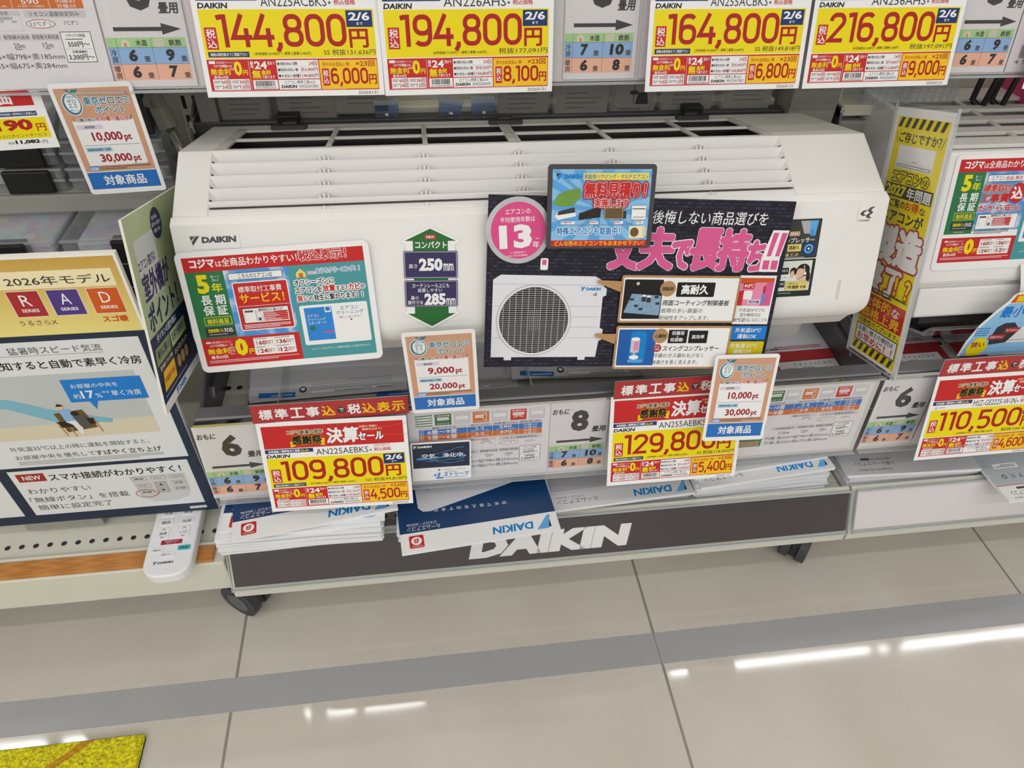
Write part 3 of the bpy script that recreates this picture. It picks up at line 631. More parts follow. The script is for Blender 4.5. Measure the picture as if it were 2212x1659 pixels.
arrow_card('8', '7', '10', '6', '8', pose((.1875, .6275, .2905), 0, 6), 'white room size card with an arrow in the middle of the lower rail')
arrow_card('6', '6', '9', '6', '7', pose((.6475, .6275, .2905), 0, 6), 'white room size card with an arrow at the left end of the right rail', 80)
arrow_card('6', '6', '9', '6', '7', pose((-.2635, .802, .7578), 0, 12), 'white room size card with an arrow at the top left', 80)
arrow_card('8', '7', '10', '6', '8', pose((.205, .802, .7578), 0, 12), 'white room size card with an arrow between the top row price cards', 81)
arrow_card('8', '6', '9', '6', '7', pose((.6585, .802, .7578), 0, 12), 'white room size card with an arrow at the top right', 79)
def spec_sheet(a, rooms, kw, el, noise, pipe, size, mtx, label, tariff=False, w=183):
    s = Sheet(w, 121)
    names = (('lgrey', '自動お掃除'), ('gr2', '空気清浄機'), ('lgrey', 'イオン'), ('orange', 'スマホ対応'), ('lgrey', 'センサー'), ('red', '快適気流'), ('lgrey', '快適除湿'))
    s.p('function_icons')
    for i, (c, t) in enumerate(names):
        x = 10 + i * 24.2; s.R(x, 6, 21, 18, c).T(t, x + 2, 7.2, 17, 3, 'W', .01)
        s.R(x + 3, 11.5, 15, 4.6, 'W', 1).R(x + 4, 13.8, 13, .7, c)
        if c == 'gr2': s.T('ストリーマ', x + 3, 20, 15, 3, 'W', .02)
        if c == 'orange': s.T('アダプター別売', x + 2, 20.4, 17, 2.4, 'W', .01).B(x + 13, 11, 5, 8.6, 'W', .7, 'orange', .6)
        if c == 'red':
            for q in (-5, -2, 2, 5): s.L(x + 10.5 + q * .5, 16.6, x + 10.5 + q * 1.3, 19.6, .9, 'W')
    if a:
        for q in range(5): s.L(9, 8 + q * 4, 31, 7 + q * 4.2, 1.3, 'gr2').L(9, 9.5 + q * 4, 31, 10 + q * 3.8, .7, 'W')
    s.p('capacity_table').R(13, 25.4, 160, 5, 'lgrey').R(13, 30.6, 160, 9, 'blue').R(13, 39.8, 160, 9, 'orange')
    s.T('畳数のめやす', 30, 26.2, 31, 3.6, 'K2').T('能力(kW)', 80, 26.2, 24, 3.4, 'K2').T('消費電力(W)', 109, 26, 31, 3.6, 'K2').T('運転音(dB)', 143, 26, 28, 3.6, 'K2')
    for x in (18.4, 75, 108, 142): s.L(x, 25.4, x, 48.8, .4, 'W')
    s.V('冷房', 14.2, 31.4, 3, 7.4, 'W').V('暖房', 14.2, 40.6, 3, 7.4, 'W')
    for i, (r_, k, e, n) in enumerate(zip(rooms, kw, el, noise)):
        y = 31.4 + i * 9.2
        s.T(r_, 24, y, 38, 6.8, 'W', .02).T(k[0], 85, y, 12, 4.2, 'W', .01).T(k[1], 80, y + 5, 23, 2.4, 'W').T(e[0], 117, y - .2, 16, 4.4, 'W', .01).T(e[1], 113, y + 5, 24, 2.4, 'W')
        s.T('内機:' + n[0], 149, y - .1, 17, 3.6, 'W').T('外機:' + n[1], 149, y + 4.1, 17, 3.6, 'W')
    s.p('detail_table').R(75, 50.4, 38, 4.6, 'lgrey').T('電源プラグ形状', 78, 51, 24, 3.2, 'K2').R(116, 50.2, 57, 6.4, 'lgrey').T('リモコン温度設定刻み', 121, 51.2, 46, 4.2, 'K2')
    s.L(75, 55, 75, 68, .2, 'mgrey').L(88, 55, 88, 68, .2, 'mgrey').L(112, 55, 112, 68, .2, 'mgrey').L(75, 68, 112, 68, .2, 'mgrey').T('200V', 93, 55.6, 12, 2.8, 'K2').T('15A', 92, 59, 4, 1.8, 'K2').T('20A', 103, 59, 5, 1.8, 'K2')
    s.E(129, 62, 13.6, 4, 'wine').E(129, 62, 12.9, 3.4, 'W').T('0.5℃ずつ', 119, 59.8, 20, 4.2, 'K2').T('1℃ずつ', 151, 59.2, 13, 4.2, 'K2')
    s.R(52, 70.6, 37, 6, 'lgrey').R(90.4, 70.6, 25, 6, 'lgrey').R(116.8, 70.6, 26, 6, 'lgrey').T('低温暖房能力', 58, 72, 27, 3.6, 'K2').T('配管最大延長', 91.2, 71.8, 23.6, 3.6, 'K2').T('配管最大高低差', 117.6, 71.6, 24.6, 3.8, 'K2')
    s.T('3.0kw' if tariff else '2.3kw', 64, 79.4, 17, 5, 'K2').T(pipe[0], 98, 79, 10, 4.6, 'K2').T(pipe[1], 125, 78.6, 9.6, 4.6, 'K2').fp(99, 84.2, 8, 1, 1.4, 'K2').fp(126, 83.8, 8, 1, 1.4, 'K2')
    s.T('内機 高' + size[0][0] + '×幅' + size[0][1] + '×奥' + size[0][2] + 'mm', 47, 88, 95, 6, 'K2').T('外機 高' + size[1][0] + '×幅' + size[1][1] + '×奥' + size[1][2] + 'mm', 47, 96.4, 95, 6, 'K2')
    s.B(144, 69, 28.6, 28, 'K2', .6).T('リサイクル料金', 149, 71, 18, 2.8, 'K2', .02).fp(147.5, 75.4, 21, 1, 1.8, 'K2').T('550円〜', 149, 78, 20, 5, 'K', .02)
    for q in range(10): s.R(146 + q * 2.5, 84.6, 1.4, .3, 'K2')
    s.T('収集運搬料', 151, 86, 14, 2.4, 'K2', .02).T('3,300円〜', 146.4, 89.6, 24, 5.4, 'K', .02)
    if tariff:
        s.p('green_box').R(4, 66, 38, 38, 'green').R(6, 68, 34, 11, 'W').T('省エネ性能', 9, 69, 27, 3.4, 'green').T('★2.0', 20, 73.6, 15, 4, 'red').T('省エネ基準', 12, 81.4, 22, 2.8, 'W').T('22,000円', 12, 86, 26, 5, 'W').R(5, 94, 34, 8.6, 'gold2').fp(6, 95, 32, 4, 1.9, 'wood')
    return s.build('spec_sheet', mtx, label, 'spec sheet', t=.3, base=mat('sheet_white', '#e4e2e6', .5, 0, .3))
DAI = (('250', '798', '255'), ('550', '675', '284'))
spec_sheet(True, ('6畳〜9畳', '5畳〜6畳'), (('2.2', '(0.5〜2.8)'), ('2.2', '(0.7〜3.8)')), (('580', '(125〜840)'), ('470', '(130〜1280)')), (('63', '60'), ('64', '60')), ('15m', '10m'), DAI, pose((.0565, .6275, .2905), 0, 6), 'spec table sheet with a lightning card stuck over its corner')
spec_sheet(False, ('7畳〜10畳', '6畳〜8畳'), (('2.5', '(0.6〜3.1)'), ('2.8', '(0.7〜4.1)')), (('720', '(125〜1080)'), ('635', '(130〜1290)')), (('63', '60'), ('64', '60')), ('15m', '10m'), DAI, pose((.5025, .6275, .2905), 0, 6), 'spec table sheet with a green box under the yellow sign', tariff=True)
spec_sheet(False, ('6畳〜9畳', '6畳〜7畳'), (('2.5', '(0.5〜3.1)'), ('2.8', '(0.7〜4.6)')), (('650', '(130〜910)'), ('590', '(130〜1360)')), (('61', '61'), ('61', '59')), ('20m', '15m'), (('295', '798', '185'), ('555', '675', '284')), pose((-.397, .8018, .7578), 0, 12), 'spec table sheet at the top left corner above the sale card')
s = Sheet(95, 121); s.T('(本体)', 14, 74, 22, 8, 'K2').p('barcode'); x = 12
rnd = random.Random(5)
while x < 50: q = rnd.choice((.4, .7, 1.1)); s.R(x, 92, q, 14, 'K2'); x += q + rnd.choice((.5, .8))
s.T('4 5 7 1', 8, 108, 34, 4, 'K2'); s.build('barcode_sheet', pose((.747, .8018, .7578), 0, 12), 'pale sheet with a barcode at the top right corner', 'sign card', t=.3, base=mat('sheet_pink', '#e0d6dc', .5, 0, .3))
s = Sheet(60, 121); s.p('barcode'); x = 12
while x < 40: q = rnd.choice((.4, .7, 1.1)); s.R(x, 92, q, 14, 'K2'); x += q + rnd.choice((.5, .8))
s.T('4 5', 8, 108, 12, 4, 'K2'); s.build('barcode_sheet', pose((.72, .6275, .2905), 0, 6), 'pale pink sheet with a barcode in the lower right rail', 'sign card', t=.3, base=MATS['sheet_pink'])
for c, l in (((-.1335, .6283, .2905, 6, 160), 'plain pale pink sheet behind the left lower price card'), ((.3235, .6283, .2905, 6, 170), 'plain pale pink sheet behind the lower price card with the points card')):
    Sheet(c[4], 121).R(1, 1, c[4] - 2, 119, 'lpink').R(2, 2, c[4] - 4, 117, MATS['sheet_pink']).build('backing_sheet', pose(c[:3], 0, c[3]), l, 'sheet', t=.3, base=MATS['sheet_pink'])
for c, l in (((-.118, .8018, .7578, 12, 205), 'pale sheet behind the leftmost top row price card'), ((.06, .8018, .7578, 12, 145), 'pale sheet behind the second top row price card'), ((.335, .8018, .7578, 12, 170), 'pale sheet behind the third top row price card'), ((.515, .8018, .7578, 12, 180), 'pale sheet behind the rightmost top row price card')):
    Sheet(c[4], 121).R(2, 2, c[4] - 4, 117, MATS['sheet_pink']).build('backing_sheet', pose(c[:3], 0, c[3]), l, 'sheet', t=.3, base=MATS['sheet_pink'])
def points_card(a, b, mtx, label):
    s = Sheet(80, 123)
    s.p('tan_panel').R(4, 5, 72, 91, 'tan').E(17, 21, 9.4, 12, 'W').E(17, 21, 8.6, 11.2, 'tealt').E(17.6, 20.4, 7, 9.6, 'W')
    s.P([(17, 9.5), (14, 5.6), (18.4, 6.6)], 'tealt').P([(18, 10), (21, 6.4), (27, 6), (24, 10)], 'tealt')
    s.T('TOKYO', 12, 12.4, 11, 2.4, 'tealt', .02).T('ゼロ', 13, 15.6, 8.4, 4.2, 'tealt', .02).T('エミ', 13, 20.6, 8.4, 4.2, 'tealt', .02).T('ポイント', 13.6, 26, 8, 2.4, 'tealt', .02)
    s.T('東京ゼロエミ', 28.5, 14, 44, 8.6, 'tealt', .03, 0, 'W', .8).T('ポイント', 37, 24, 29, 7.6, 'tealt', .03, 0, 'W', .8)
    s.R(10.4, 39, 60, 50, 'W').T('ご購入時に', 15, 36.2, 18, 3.6, 'K2', .02, 0, 'W', .5).T('その場', 34, 34.6, 14, 5.2, 'red', .03, 0, 'W', .5).T('で', 49, 36.4, 3.6, 3.2, 'red', .02, 0, 'W', .5).T('値引き！', 53, 34.6, 15, 5.2, 'red', .03, 0, 'W', .5)
    s.L(12, 36, 14.2, 39.6, .4, 'K2').L(70.4, 34, 67.6, 38.4, .4, 'K2')
    s.p('points_panel').R(12, 43.4, 26, 4.8, 'lilac', 1.5).T('通常買替', 20, 44.4, 10, 2.8, 'K2', .01).T(a, 24, 51.4, 30, 11.6, 'wine', .03).T('pt', 55.4, 54.6, 7.4, 9, 'wine', .03)
    s.L(12, 66, 69, 66, .35, 'K2').R(13, 68.2, 26, 5.2, 'palebl', .8).T('長期使用家電から買替', 14.4, 69.4, 23, 2.8, 'K2', .01).T(b, 24, 76, 32, 11, 'wine', .03).T('pt', 57.4, 79, 7.4, 8.6, 'wine', .03)
    s.T('※1ポイント＝1円', 54, 88, 17, 1.8, 'K2')
    s.p('notes').R(9, 89.6, 9.4, 5.4, 'blue2').R(10, 91, 7.4, 3.2, 'W').fp(10.6, 91.6, 6, 2, 1.2, 'K2').fp(19.6, 90.4, 53, 2, 2.2, 'wood', .6)
    s.p('target_band').R(4, 97, 72, 20, 'blue').T('対象商品', 19, 101, 43, 11.6, 'W', .03)
    return s.build('points_card', mtx, label, 'points card', 'beige points cards', t=.8, r=4)
points_card('9,000', '20,000', pose((.0113, .6015, .4419), -2.4, -.3, 2.2), 'beige points card hanging under the green arrow sticker')
points_card('10,000', '30,000', pose((.3776, .5900, .3787), -3.1, 14, 0), 'beige points card overlapping a yellow price card and the black poster')
points_card('10,000', '30,000', pose((-.3283, .7850, .6443), 4.1, -1.2, 0), 'beige points card at upper left by the metal rod')
s = Sheet(110, 62)
s.p('sale_header').R(3, 3, 98, 15, 'red').T('特価', 45, 5.2, 36, 11, 'W', .05)
s.p('price_panel').R(64, 23.6, 36, 4.6, 'navy').T('本体価格＋標準取付工事費込み', 65, 24.6, 34, 2.6, 'W', .01).R(3, 30, 103, 21, 'yel').T('12,190', 23, 31.2, 69, 13.4, 'dred', .05).T('円', 95, 36.4, 8.6, 7.6, 'dred', .02).T('価格からさらにポイントサービス', 36, 46, 66, 3.6, 'K2')
s.p('tax_line').T('税抜', 61.6, 53.8, 6.4, 2.6, 'K2').T('11,082', 69, 52.4, 24, 4.6, 'K', .05).T('円', 95, 53.4, 5, 3.8, 'K2').T('(税込)', 50, 21, 12, 4, 'K2')
s.build('sale_card', pose((-.4368, .785, .6687), 3.9, 6.6, .6), 'white, red and yellow sale card at the left edge, torn at mid height', 'price card', t=.3)
# ---------------------------------------------------------------- cards on the air conditioners
def sky_mat():
    if 'print_sky' in MATS: return MATS['print_sky']
    m = mat('print_sky', '#5a9fe0', .45, 0, .3); N, L = nodes(m); tc = N.new('ShaderNodeTexCoord'); n = N.new('ShaderNodeTexNoise'); n.inputs['Scale'].default_value = 38; n.inputs['Detail'].default_value = 5
    cr = N.new('ShaderNodeValToRGB'); cr.color_ramp.elements[0].position = .48; cr.color_ramp.elements[0].color = hexc('#4f97dd'); cr.color_ramp.elements[1].position = .68; cr.color_ramp.elements[1].color = hexc('#e4eef8')
    L.new(tc.outputs['Object'], n.inputs[0]); L.new(n.outputs[0], cr.inputs[0]); L.new(cr.outputs[0], N['Principled BSDF'].inputs[0]); return m
def carbon_mat():
    m = mat('carbon_weave', '#1b1b28', .45, 0, .3); N, L = nodes(m); tc = N.new('ShaderNodeTexCoord'); b = N.new('ShaderNodeTexBrick')
    b.inputs['Color1'].default_value = hexc('#36364c'); b.inputs['Color2'].default_value = hexc('#17161f'); b.inputs['Mortar'].default_value = hexc('#14131c'); b.inputs['Scale'].default_value = 1; b.inputs['Mortar Size'].default_value = .0006
    b.inputs['Brick Width'].default_value = .0078; b.inputs['Row Height'].default_value = .0042; b.offset = .5; b.inputs['Bias'].default_value = -.05
    L.new(tc.outputs['Object'], b.inputs[0]); L.new(b.outputs[0], N['Principled BSDF'].inputs[0]); return m
def store_card(mtx, label, kind):
    s = Sheet(202, 138.6 if kind == 1 else 150)
    s.p('header_band').R(6.5, 6, 189, 16, 'red').T('コジマ', 14, 8.4, 25, 9, 'W', .06).T('は', 40.5, 11.4, 6, 6, 'W', .02).T('全商品わかりやすい！', 47, 8.6, 78, 9, 'W', .02)
    s.T('税込表示！', 127, 6.6, 50, 11, 'red', .04, 0, 'W', .9)
    s.p('warranty_panel').R(6.5, 22, 39.5, 79, 'green').T('5', 16, 25, 13, 21, 'yel', .05).T('長〜く', 32, 26.4, 9, 3, 'W').T('安心！', 33, 30.2, 7, 3, 'W').T('年', 31, 35, 11, 10, 'yel', .03)
    s.T('長 期', 17, 48, 25, 11, 'W', .03).T('保 証', 17, 60, 25, 11, 'W', .03).R(15, 73, 29, 9.6, 'yel').R(15.6, 73.6, 27.8, 8.4, 'green').T('無料進呈', 18, 75, 23, 6, 'yel', .02)
    s.R(13.5, 85, 31.5, 11, 'K2', 1).T('落雷故障にも', 16.4, 86.6, 16, 4.4, 'yel', .02).T('対応', 33.4, 86.4, 10, 5, 'W', .02).fp(17, 93, 26, 1, 1.6, 'lgrey').fp(20, 98, 18, 1, 1.8, 'lgrey')
    s.p('installation_panel').R(46, 22, 67, 76, sky_mat())
    if kind == 1:
        s.B(50, 25.5, 57, 8, 'K2', .6).T('こちらのエアコンは', 61, 27, 35, 5, 'K2', .01)
        s.R(52, 36, 58.6, 56, 'W', 2).R(53.2, 37.2, 56.2, 53.6, 'red', 1.2).T('標準取付工事費', 57.4, 41, 46, 7, 'W', .01).T('サービス！', 57.4, 49.4, 47, 10.4, 'yel2', .03).L(54, 63.6, 108.6, 63.6, .4, 'W')
        s.B(57, 66, 49.6, 17.4, 'K2', .6).T('標準取付工事とは？', 74, 67.4, 27, 3, 'K2', .02)
        y0 = 71; d0 = 57
    else:
        s.B(50, 26, 60, 9, 'K2', .6).T('エアコン', 55, 28, 19, 5, 'K2').T('全品 表示', 75, 28, 24, 5, 'red', .02)
        s.T('標準取付', 48, 38, 38, 10, 'red', .04, .1, 'W', .8, o2='K2', ot2=1.3).T('工事費', 46, 50, 41, 11, 'red', .05, .1, 'W', .8, o2='K2', ot2=1.3).E(97, 50, 11, 13, 'red').T('込', 89.5, 42, 15, 15, 'W', .05).T('だから安心', 46, 64, 62, 9, 'red', .04, .1, 'W', .8)
        s.B(49, 76, 58, 20, 'K2', .6).T('標準取付工事とは？', 68, 77, 30, 3, 'K2', .02); y0 = 81; d0 = 50
    s.R(d0 + 2.4, y0 - 2.4, 9, 2.2, 'dgrey').L(d0 + 2, y0 + .4, d0 + 2, y0 + 10.4, .3, 'red').L(d0 + 14, y0 - 2.4, d0 + 14, y0 + 10.4, .4, 'K2').B(d0 + 15, y0 + 6, 6, 4.4, 'K2', .3).E(d0 + 17.4, y0 + 8.2, 1.6, 1.6, 'K2').L(d0 + 14, y0 - 1, d0 + 22, y0 + 1, .2, 'red').L(d0 + 14, y0, d0 + 22, y0 + 5, .2, 'red')
    for i in range(5): s.R(d0 + 22, y0 + i * 2.2, 26, 1.9, 'red').fp(d0 + 22.6, y0 + .4 + i * 2.2, 20, 1, 1.4, 'W')
    s.fp(56 if kind == 1 else 49, 85 if kind == 1 else 97.4, 50, 3, 1.7, 'W' if kind == 1 else 'K2')
    q = 0 if kind == 1 else 8
    s.p('finance_panel').R(6.5, 98 + q, 107, 33, 'red').R(11, 101.6 + q, 5, 2, 'W').T('当社指定クレジット', 17, 101.4 + q, 21, 2.6, 'W', .01).T('コジマ分割払い', 14, 105 + q, 19, 3.2, 'W', .02).T('無金利', 11, 110 + q, 23, 6.6, 'yel', .04).T('最長60回', 13, 118.4 + q, 18, 4, 'W', .02)
    s.T('分', 36, 105 + q, 3, 3, 'W').T('割払', 34.6, 109 + q, 5.6, 2.8, 'W').T('手数', 34.6, 112.6 + q, 5.6, 2.8, 'W').T('料い', 34.6, 116.2 + q, 5.6, 2.8, 'W').T('0', 41, 100 + q, 13.6, 21, 'yel', .06).T('円', 55.6, 113.4 + q, 6.6, 6.4, 'yel', .03)
    s.R(62, 101 + q, 45, 20.6, 'W', 1)
    for i, n in enumerate(('60', '36', '24', '12')):
        xx, yy = 63.6 + (i % 2) * 22.4, 102 + (i // 2) * 10 + q; s.fp(xx, yy, 17, 1, 1.6, 'dgrey').V('最長', xx + .4, yy + 3, 2.2, 4.6, 'dred').T(n, xx + 3.6, yy + 2.6, 8, 5.2, 'dred', .03).T('回まで', xx + 12, yy + 2.8, 7.4, 4.6, 'dred', .01)
    s.L(84.6, 102 + q, 84.6, 121 + q, .3, 'lgrey').L(63, 111.4 + q, 106, 111.4 + q, .3, 'lgrey').fp(10, 124.4 + q, 98, 2, 1.9, 'lpink')
    s.p('cleaning_panel').R(113, 22, 82.5, 109 + q, 'teal').P([(121, 31), (126, 26), (131.4, 31), (131.4, 36), (121, 36)], 'goldl').R(124, 31, 4.4, 5, 'orange').T('プロの', 133.6, 29.6, 9, 3.4, 'red', .02, 0, 'W', .6).T('おうちクリーニング！！', 143, 26.6, 46, 6, 'blue', .03, 0, 'W', .8)
    s.T('オフシーズンに', 117.6, 38, 42, 6.4, 'K', .025, 0, 'W', 1.3).T('エアコンを', 117.6, 47, 28, 6.4, 'K', .025, 0, 'W', 1.3).T('放置', 147, 46.4, 13, 7, 'red', .04, 0, 'W', 1.3).T('すると', 161, 48, 14, 5.6, 'K', .02, 0, 'W', 1.3).T('カビ', 175, 46.4, 12, 7, 'red', .04, 0, 'W', 1.3).T('や', 187.6, 48, 5, 5, 'K', .02, 0, 'W', 1.3)
    s.T('臭い', 118, 56, 12, 7, 'red', .03, 0, 'W', 1.3).T('の', 130.6, 58, 4.6, 4.6, 'K', .02, 0, 'W', 1.3).T('発生に繋がります！！', 136, 56, 53, 7, 'K', .025, 0, 'W', 1.3)
    s.R(118, 68, 74, 47, 'W', 2).R(122.6, 71, 30, 39, mat('print_blue', '#2f86d6', .45, 0, .3, .25, 60)).R(145, 70.4, 6.6, 7, 'W').R(146, 71.2, 4.6, 4.6, 'blue').T('エアコン', 125, 79, 13, 3, 'W', .01).T('クリーニング', 125, 83.4, 19.6, 3, 'W', .01).T('スタンダード', 125, 87.6, 19.6, 3, 'W', .01).E(129, 95, 3, 3, 'green').R(140, 100, 12.6, 1.6, 'pink')
    s.T('エアコン', 162, 72, 20, 4, 'blue', .01).T('クリーニング', 157, 77, 30, 4.4, 'blue', .01).T('詳しくはこちら／', 160, 83, 25, 3.2, 'K2').P([(171, 87.4), (174, 87.4), (172.5, 89.6)], 'dgrey')
    s.T('※パッケージのデザイン、内容物は変更となる場合があります。', 124, 119 + q, 66, 2.6, 'W')
    return s.build('store_card', mtx, label, 'sign card', t=.8, r=7)
store_card(pose((-.1582, .6532, .5065), -3.7 + 3.2, 16.9, 2.0), 'red, green and teal store card on the left of the big air conditioner', 1)
store_card(A2 @ frame((.1128, -.0014, -.0795), (1, 0, 0), (0, 0, 1)), 'red, green and blue store card on the front of the right air conditioner', 2)
# green double arrow sticker
s = Sheet(64, 117)
out = [(32, 0), (64, 15), (64, 17), (59, 20), (60, 96), (64, 99), (32, 117), (0, 99), (4, 96), (5, 20), (0, 17), (0, 15)]
s.p('arrows').P([(32, 2.6), (60, 16), (51, 16), (51, 99), (59, 99), (32, 114.4), (5, 99), (13, 99), (13, 16), (4, 16)], 'gr2').R(26, 9, 12, 5.4, 'brick').T('NEW', 27.6, 10.2, 9, 3, 'W', .02).T('コンパクト', 15.6, 16.6, 34, 7.4, 'W', .035)
for y, n in ((27, '250'), (60, '285')):
    s.p('size_plates').R(2.5, y, 59, 31, 'plum', 2).R(3.3, y + .8, 57.4, 29.4, 'lgrey', 1.6).R(3.9, y + 1.4, 56.2, 28.2, 'plum', 1.4)
s.T('高さ', 8, 41.4, 9, 5, 'W', .01).T('250', 19, 35, 26, 14.6, 'W', .05).T('mm', 46, 41, 11, 8.4, 'W', .02)
s.T('カーテンレール上にも', 11, 63.6, 41, 5, 'W', .01).T('設置しやすい', 17, 69.4, 27, 4.4, 'W', .01).T('最小', 9, 78, 9, 4.6, 'W', .01).T('据付寸法', 5.4, 83.4, 17, 4.6, 'W', .01).T('285', 24, 75, 24, 14, 'W', .05).T('mm', 48.6, 81, 10.4, 8, 'W', .02)
s.build('arrow_sticker', PANEL(.2645, -.0690, .0012, -2.2), 'green double arrow sticker with 250mm and 285mm on the big air conditioner', 'sticker', t=.3, outline=[(a, b) for a, b in out])
# small dark sticker on the right of the panel
s = Sheet(92, 93)
s.p('upper_photo').R(0, 0, 92, 46, mat('forest_black', '#23302a', .45, 0, .3), 1.4).R(1.4, 1.4, 89.2, 43, mat('print_dusk', '#3c3f3d', .45, 0, .3, .4, 60), 1)
s.P([(66, 2), (78, 2), (78, 17), (72, 17)], 'mgrey').P([(78, 2), (88, 2), (86, 20), (78, 18)], 'logol').R(80, 12, 4, 8, 'blue2').R(52, 14, 15, 5.4, 'gold2', .6).T('独自', 55, 15, 9, 3.2, 'W')
s.T('スイングコンプレッサー', 20, 21.4, 66, 6.4, 'W', .02).R(54, 29, 17, 8.6, 'goldl', .6).T('高耐久', 56, 30.6, 13, 5, 'K', .02).R(40, 29, 12, 8.6, 'goldl', .6).T('効率', 41, 30.6, 10, 5, 'K', .02).T('20%省エネ', 42, 39.4, 27, 4.4, 'goldl', .01)
s.R(72.6, 27.6, 15.6, 15, 'navy').E(80.4, 35, 5.6, 5.6, 'logol').E(80.4, 35, 3.4, 3.4, 'navy').E(80.4, 35, 1.4, 1.4, 'W').fp(40, 44.6, 48, 1, 1.4, 'lgrey')
s.p('lower_photo').R(0, 47, 92, 46, MATS['forest_black'], 1.4).R(1.4, 49, 87, 36.6, mat('print_office', '#dfe3de', .45, 0, .3, .2, 14))
s.R(30, 57, 30, 8, 'K').T('にお応え', 46, 58.6, 13, 3.6, 'W', .01).R(30, 66, 30, 6, 'W').T('サポートセンター', 38, 67.4, 22, 3, 'K2').R(30, 73, 27, 8, 'K').T('スピーディーに対応', 34, 75, 22, 3.4, 'W', .01)
s.E(66, 62, 4.4, 5, 'hair').P([(62.6, 62), (66, 60.6), (67.6, 65), (66, 70), (63, 69)], 'skin').P([(58, 85.6), (61, 76), (66, 72), (70, 85.6)], 'W2')
s.E(78, 61, 8.4, 8, 'hair').E(85.4, 70, 2.6, 7, 'hair').P([(70.4, 61), (73, 57.6), (78, 57), (80, 63), (79, 69), (75, 73), (71.6, 72), (69.6, 66)], 'skin').P([(70.6, 58.6), (76, 54.6), (82, 57), (80.4, 60), (76, 58.4)], 'hair').P([(75, 72), (80, 68), (82, 76), (76, 78)], 'skin').L(78.4, 54.6, 80.8, 64, .7, 'W').E(81, 65, 1.4, 2, 'W').L(80.6, 67, 73, 72, .35, 'K2').P([(63, 85.6), (68, 77), (75, 74.6), (83, 75), (88, 85.6)], 'W')
s.R(58, 74, 28, 11, 'gold2', .6).R(58.5, 74.5, 27, 10, 'goldl', .5).T('企業電話応対コンテスト', 60, 75.4, 24, 2.4, 'K2').T('7年連続', 60, 78.8, 15, 4.4, 'K', .03).T('受賞', 76.6, 79.4, 7.6, 3.6, 'K', .02).fp(40, 88, 48, 1, 1.6, 'lgrey')
s.build('photo_sticker', PANEL(.6735, -.0660, .0008), 'dark green sticker with headset photo at the right of the big air conditioner', 'sticker', t=.2)
# big black carbon board
CARB = carbon_mat()
BM = pose((.2383, .6465, .5164), -1.0, 17.4, -2.8) @ Matrix.Scale(.970, 4)
s = Sheet(356, 206)
s.p('headline_lettering').T('後悔しない商品選びを', 188, 13, 138, 15.4, 'W', .005, .12)
for c, x, w_, y0, h_ in (('丈', 142, 36, 34, 47), ('夫', 177, 40, 34, 47), ('で', 217, 22, 48, 32), ('長', 239, 36, 34, 47), ('持', 273, 36, 34, 47), ('ち', 309, 20, 47, 34)):
    s.T(c, x, y0, w_, h_, 'hot', .065, .06, 'W', 2.6, o2='W', ot2=3.2)
s.P([(334, 33), (354, 33), (349, 66), (349, 83), (326, 83), (326, 66)], 'W')
for xx in (336, 346.4): s.P([(xx - .6, 36), (xx + 6, 36), (xx + 1, 64), (xx - 4, 64)], 'hot').R(xx - 7, 69, 8, 11, 'hot')
s.R(62, 70, 9, 14, 'W', 2).R(64, 72, 5, 6, 'hot')
s.p('outdoor_unit_picture').P([(8, 96), (17, 90), (128, 91), (139, 97), (139, 103), (143, 106), (143, 114), (139, 116), (139, 155), (143, 157), (143, 170), (139, 172), (137, 193), (8, 193)], mat('print_white', '#e6e6ee', .45, 0, .3))
s.L(9, 101, 138, 102, .5, 'mgrey')
for yy in (128, 141, 154, 168): s.L(100, yy, 137, yy, .5, 'mgrey')
s.L(9, 168, 26, 168, .5, 'mgrey').L(10, 128, 20, 128, .5, 'mgrey')
s.E(58, 146, 45, 45, 'mgrey', 64).E(58, 146, 44, 44, MATS['print_white'], 64).E(58, 146, 41.5, 41.5, 'K', 64)
for i in range(-15, 16):
    yy = i * 2.6; hw = math.sqrt(max(0, 41.5 ** 2 - yy * yy)); s.L(58 - hw, 146 + yy, 58 + hw, 146 + yy, .55, 'lgrey')
for i in range(-5, 6):
    xx = i * 7.4; hh = math.sqrt(max(0, 41.5 ** 2 - xx * xx)); s.L(58 + xx, 146 - hh, 58 + xx, 146 + hh, .5, 'lgrey')
for i in (-2, -1, 1, 2): s.L(58 + i * 2.4, 132, 58 + i * 2.4, 158, .35, 'mgrey')
daikin(s, 112, 104, 24, 4.4, 'logob'); streamer_mark(s, 127, 111, 5, 'K2'); s.R(24, 193, 9, 4, MATS['print_white']).R(115, 193, 9, 4, MATS['print_white'])
s.p('thermal_box').R(305, 88, 46, 62, 'W').R(307, 91, 42, 35, 'thermal').P([(307, 91), (349, 91), (349, 96), (325, 97), (307, 98)], 'dseries').P([(340, 96), (349, 96), (349, 126), (336, 126)], 'hot').P([(307, 108), (313, 106), (313, 126), (307, 126)], 'red').R(313, 107, 11, 11, 'W', 2).R(337, 101, 3, 22, 'red').R(337, 110, 3, 13, 'blue2').R(311, 97, 14, 7.6, 'red').T('44.8℃', 312, 98.4, 12, 4.6, 'W', .02).R(320, 118, 16, 6, 'lilac').T('室外機', 321.4, 119.2, 13, 3.8, 'K', .01)
s.T('外気温34℃でも', 311, 129.4, 33, 4.6, 'K2', 0, .1).T('室外機周辺は', 313, 135.6, 27, 4.6, 'K2', 0, .1).T('45℃近く', 305.6, 141.8, 20, 5, 'K', .02, .1).T('になることも', 326, 142, 23.4, 4.6, 'K2', 0, .1)
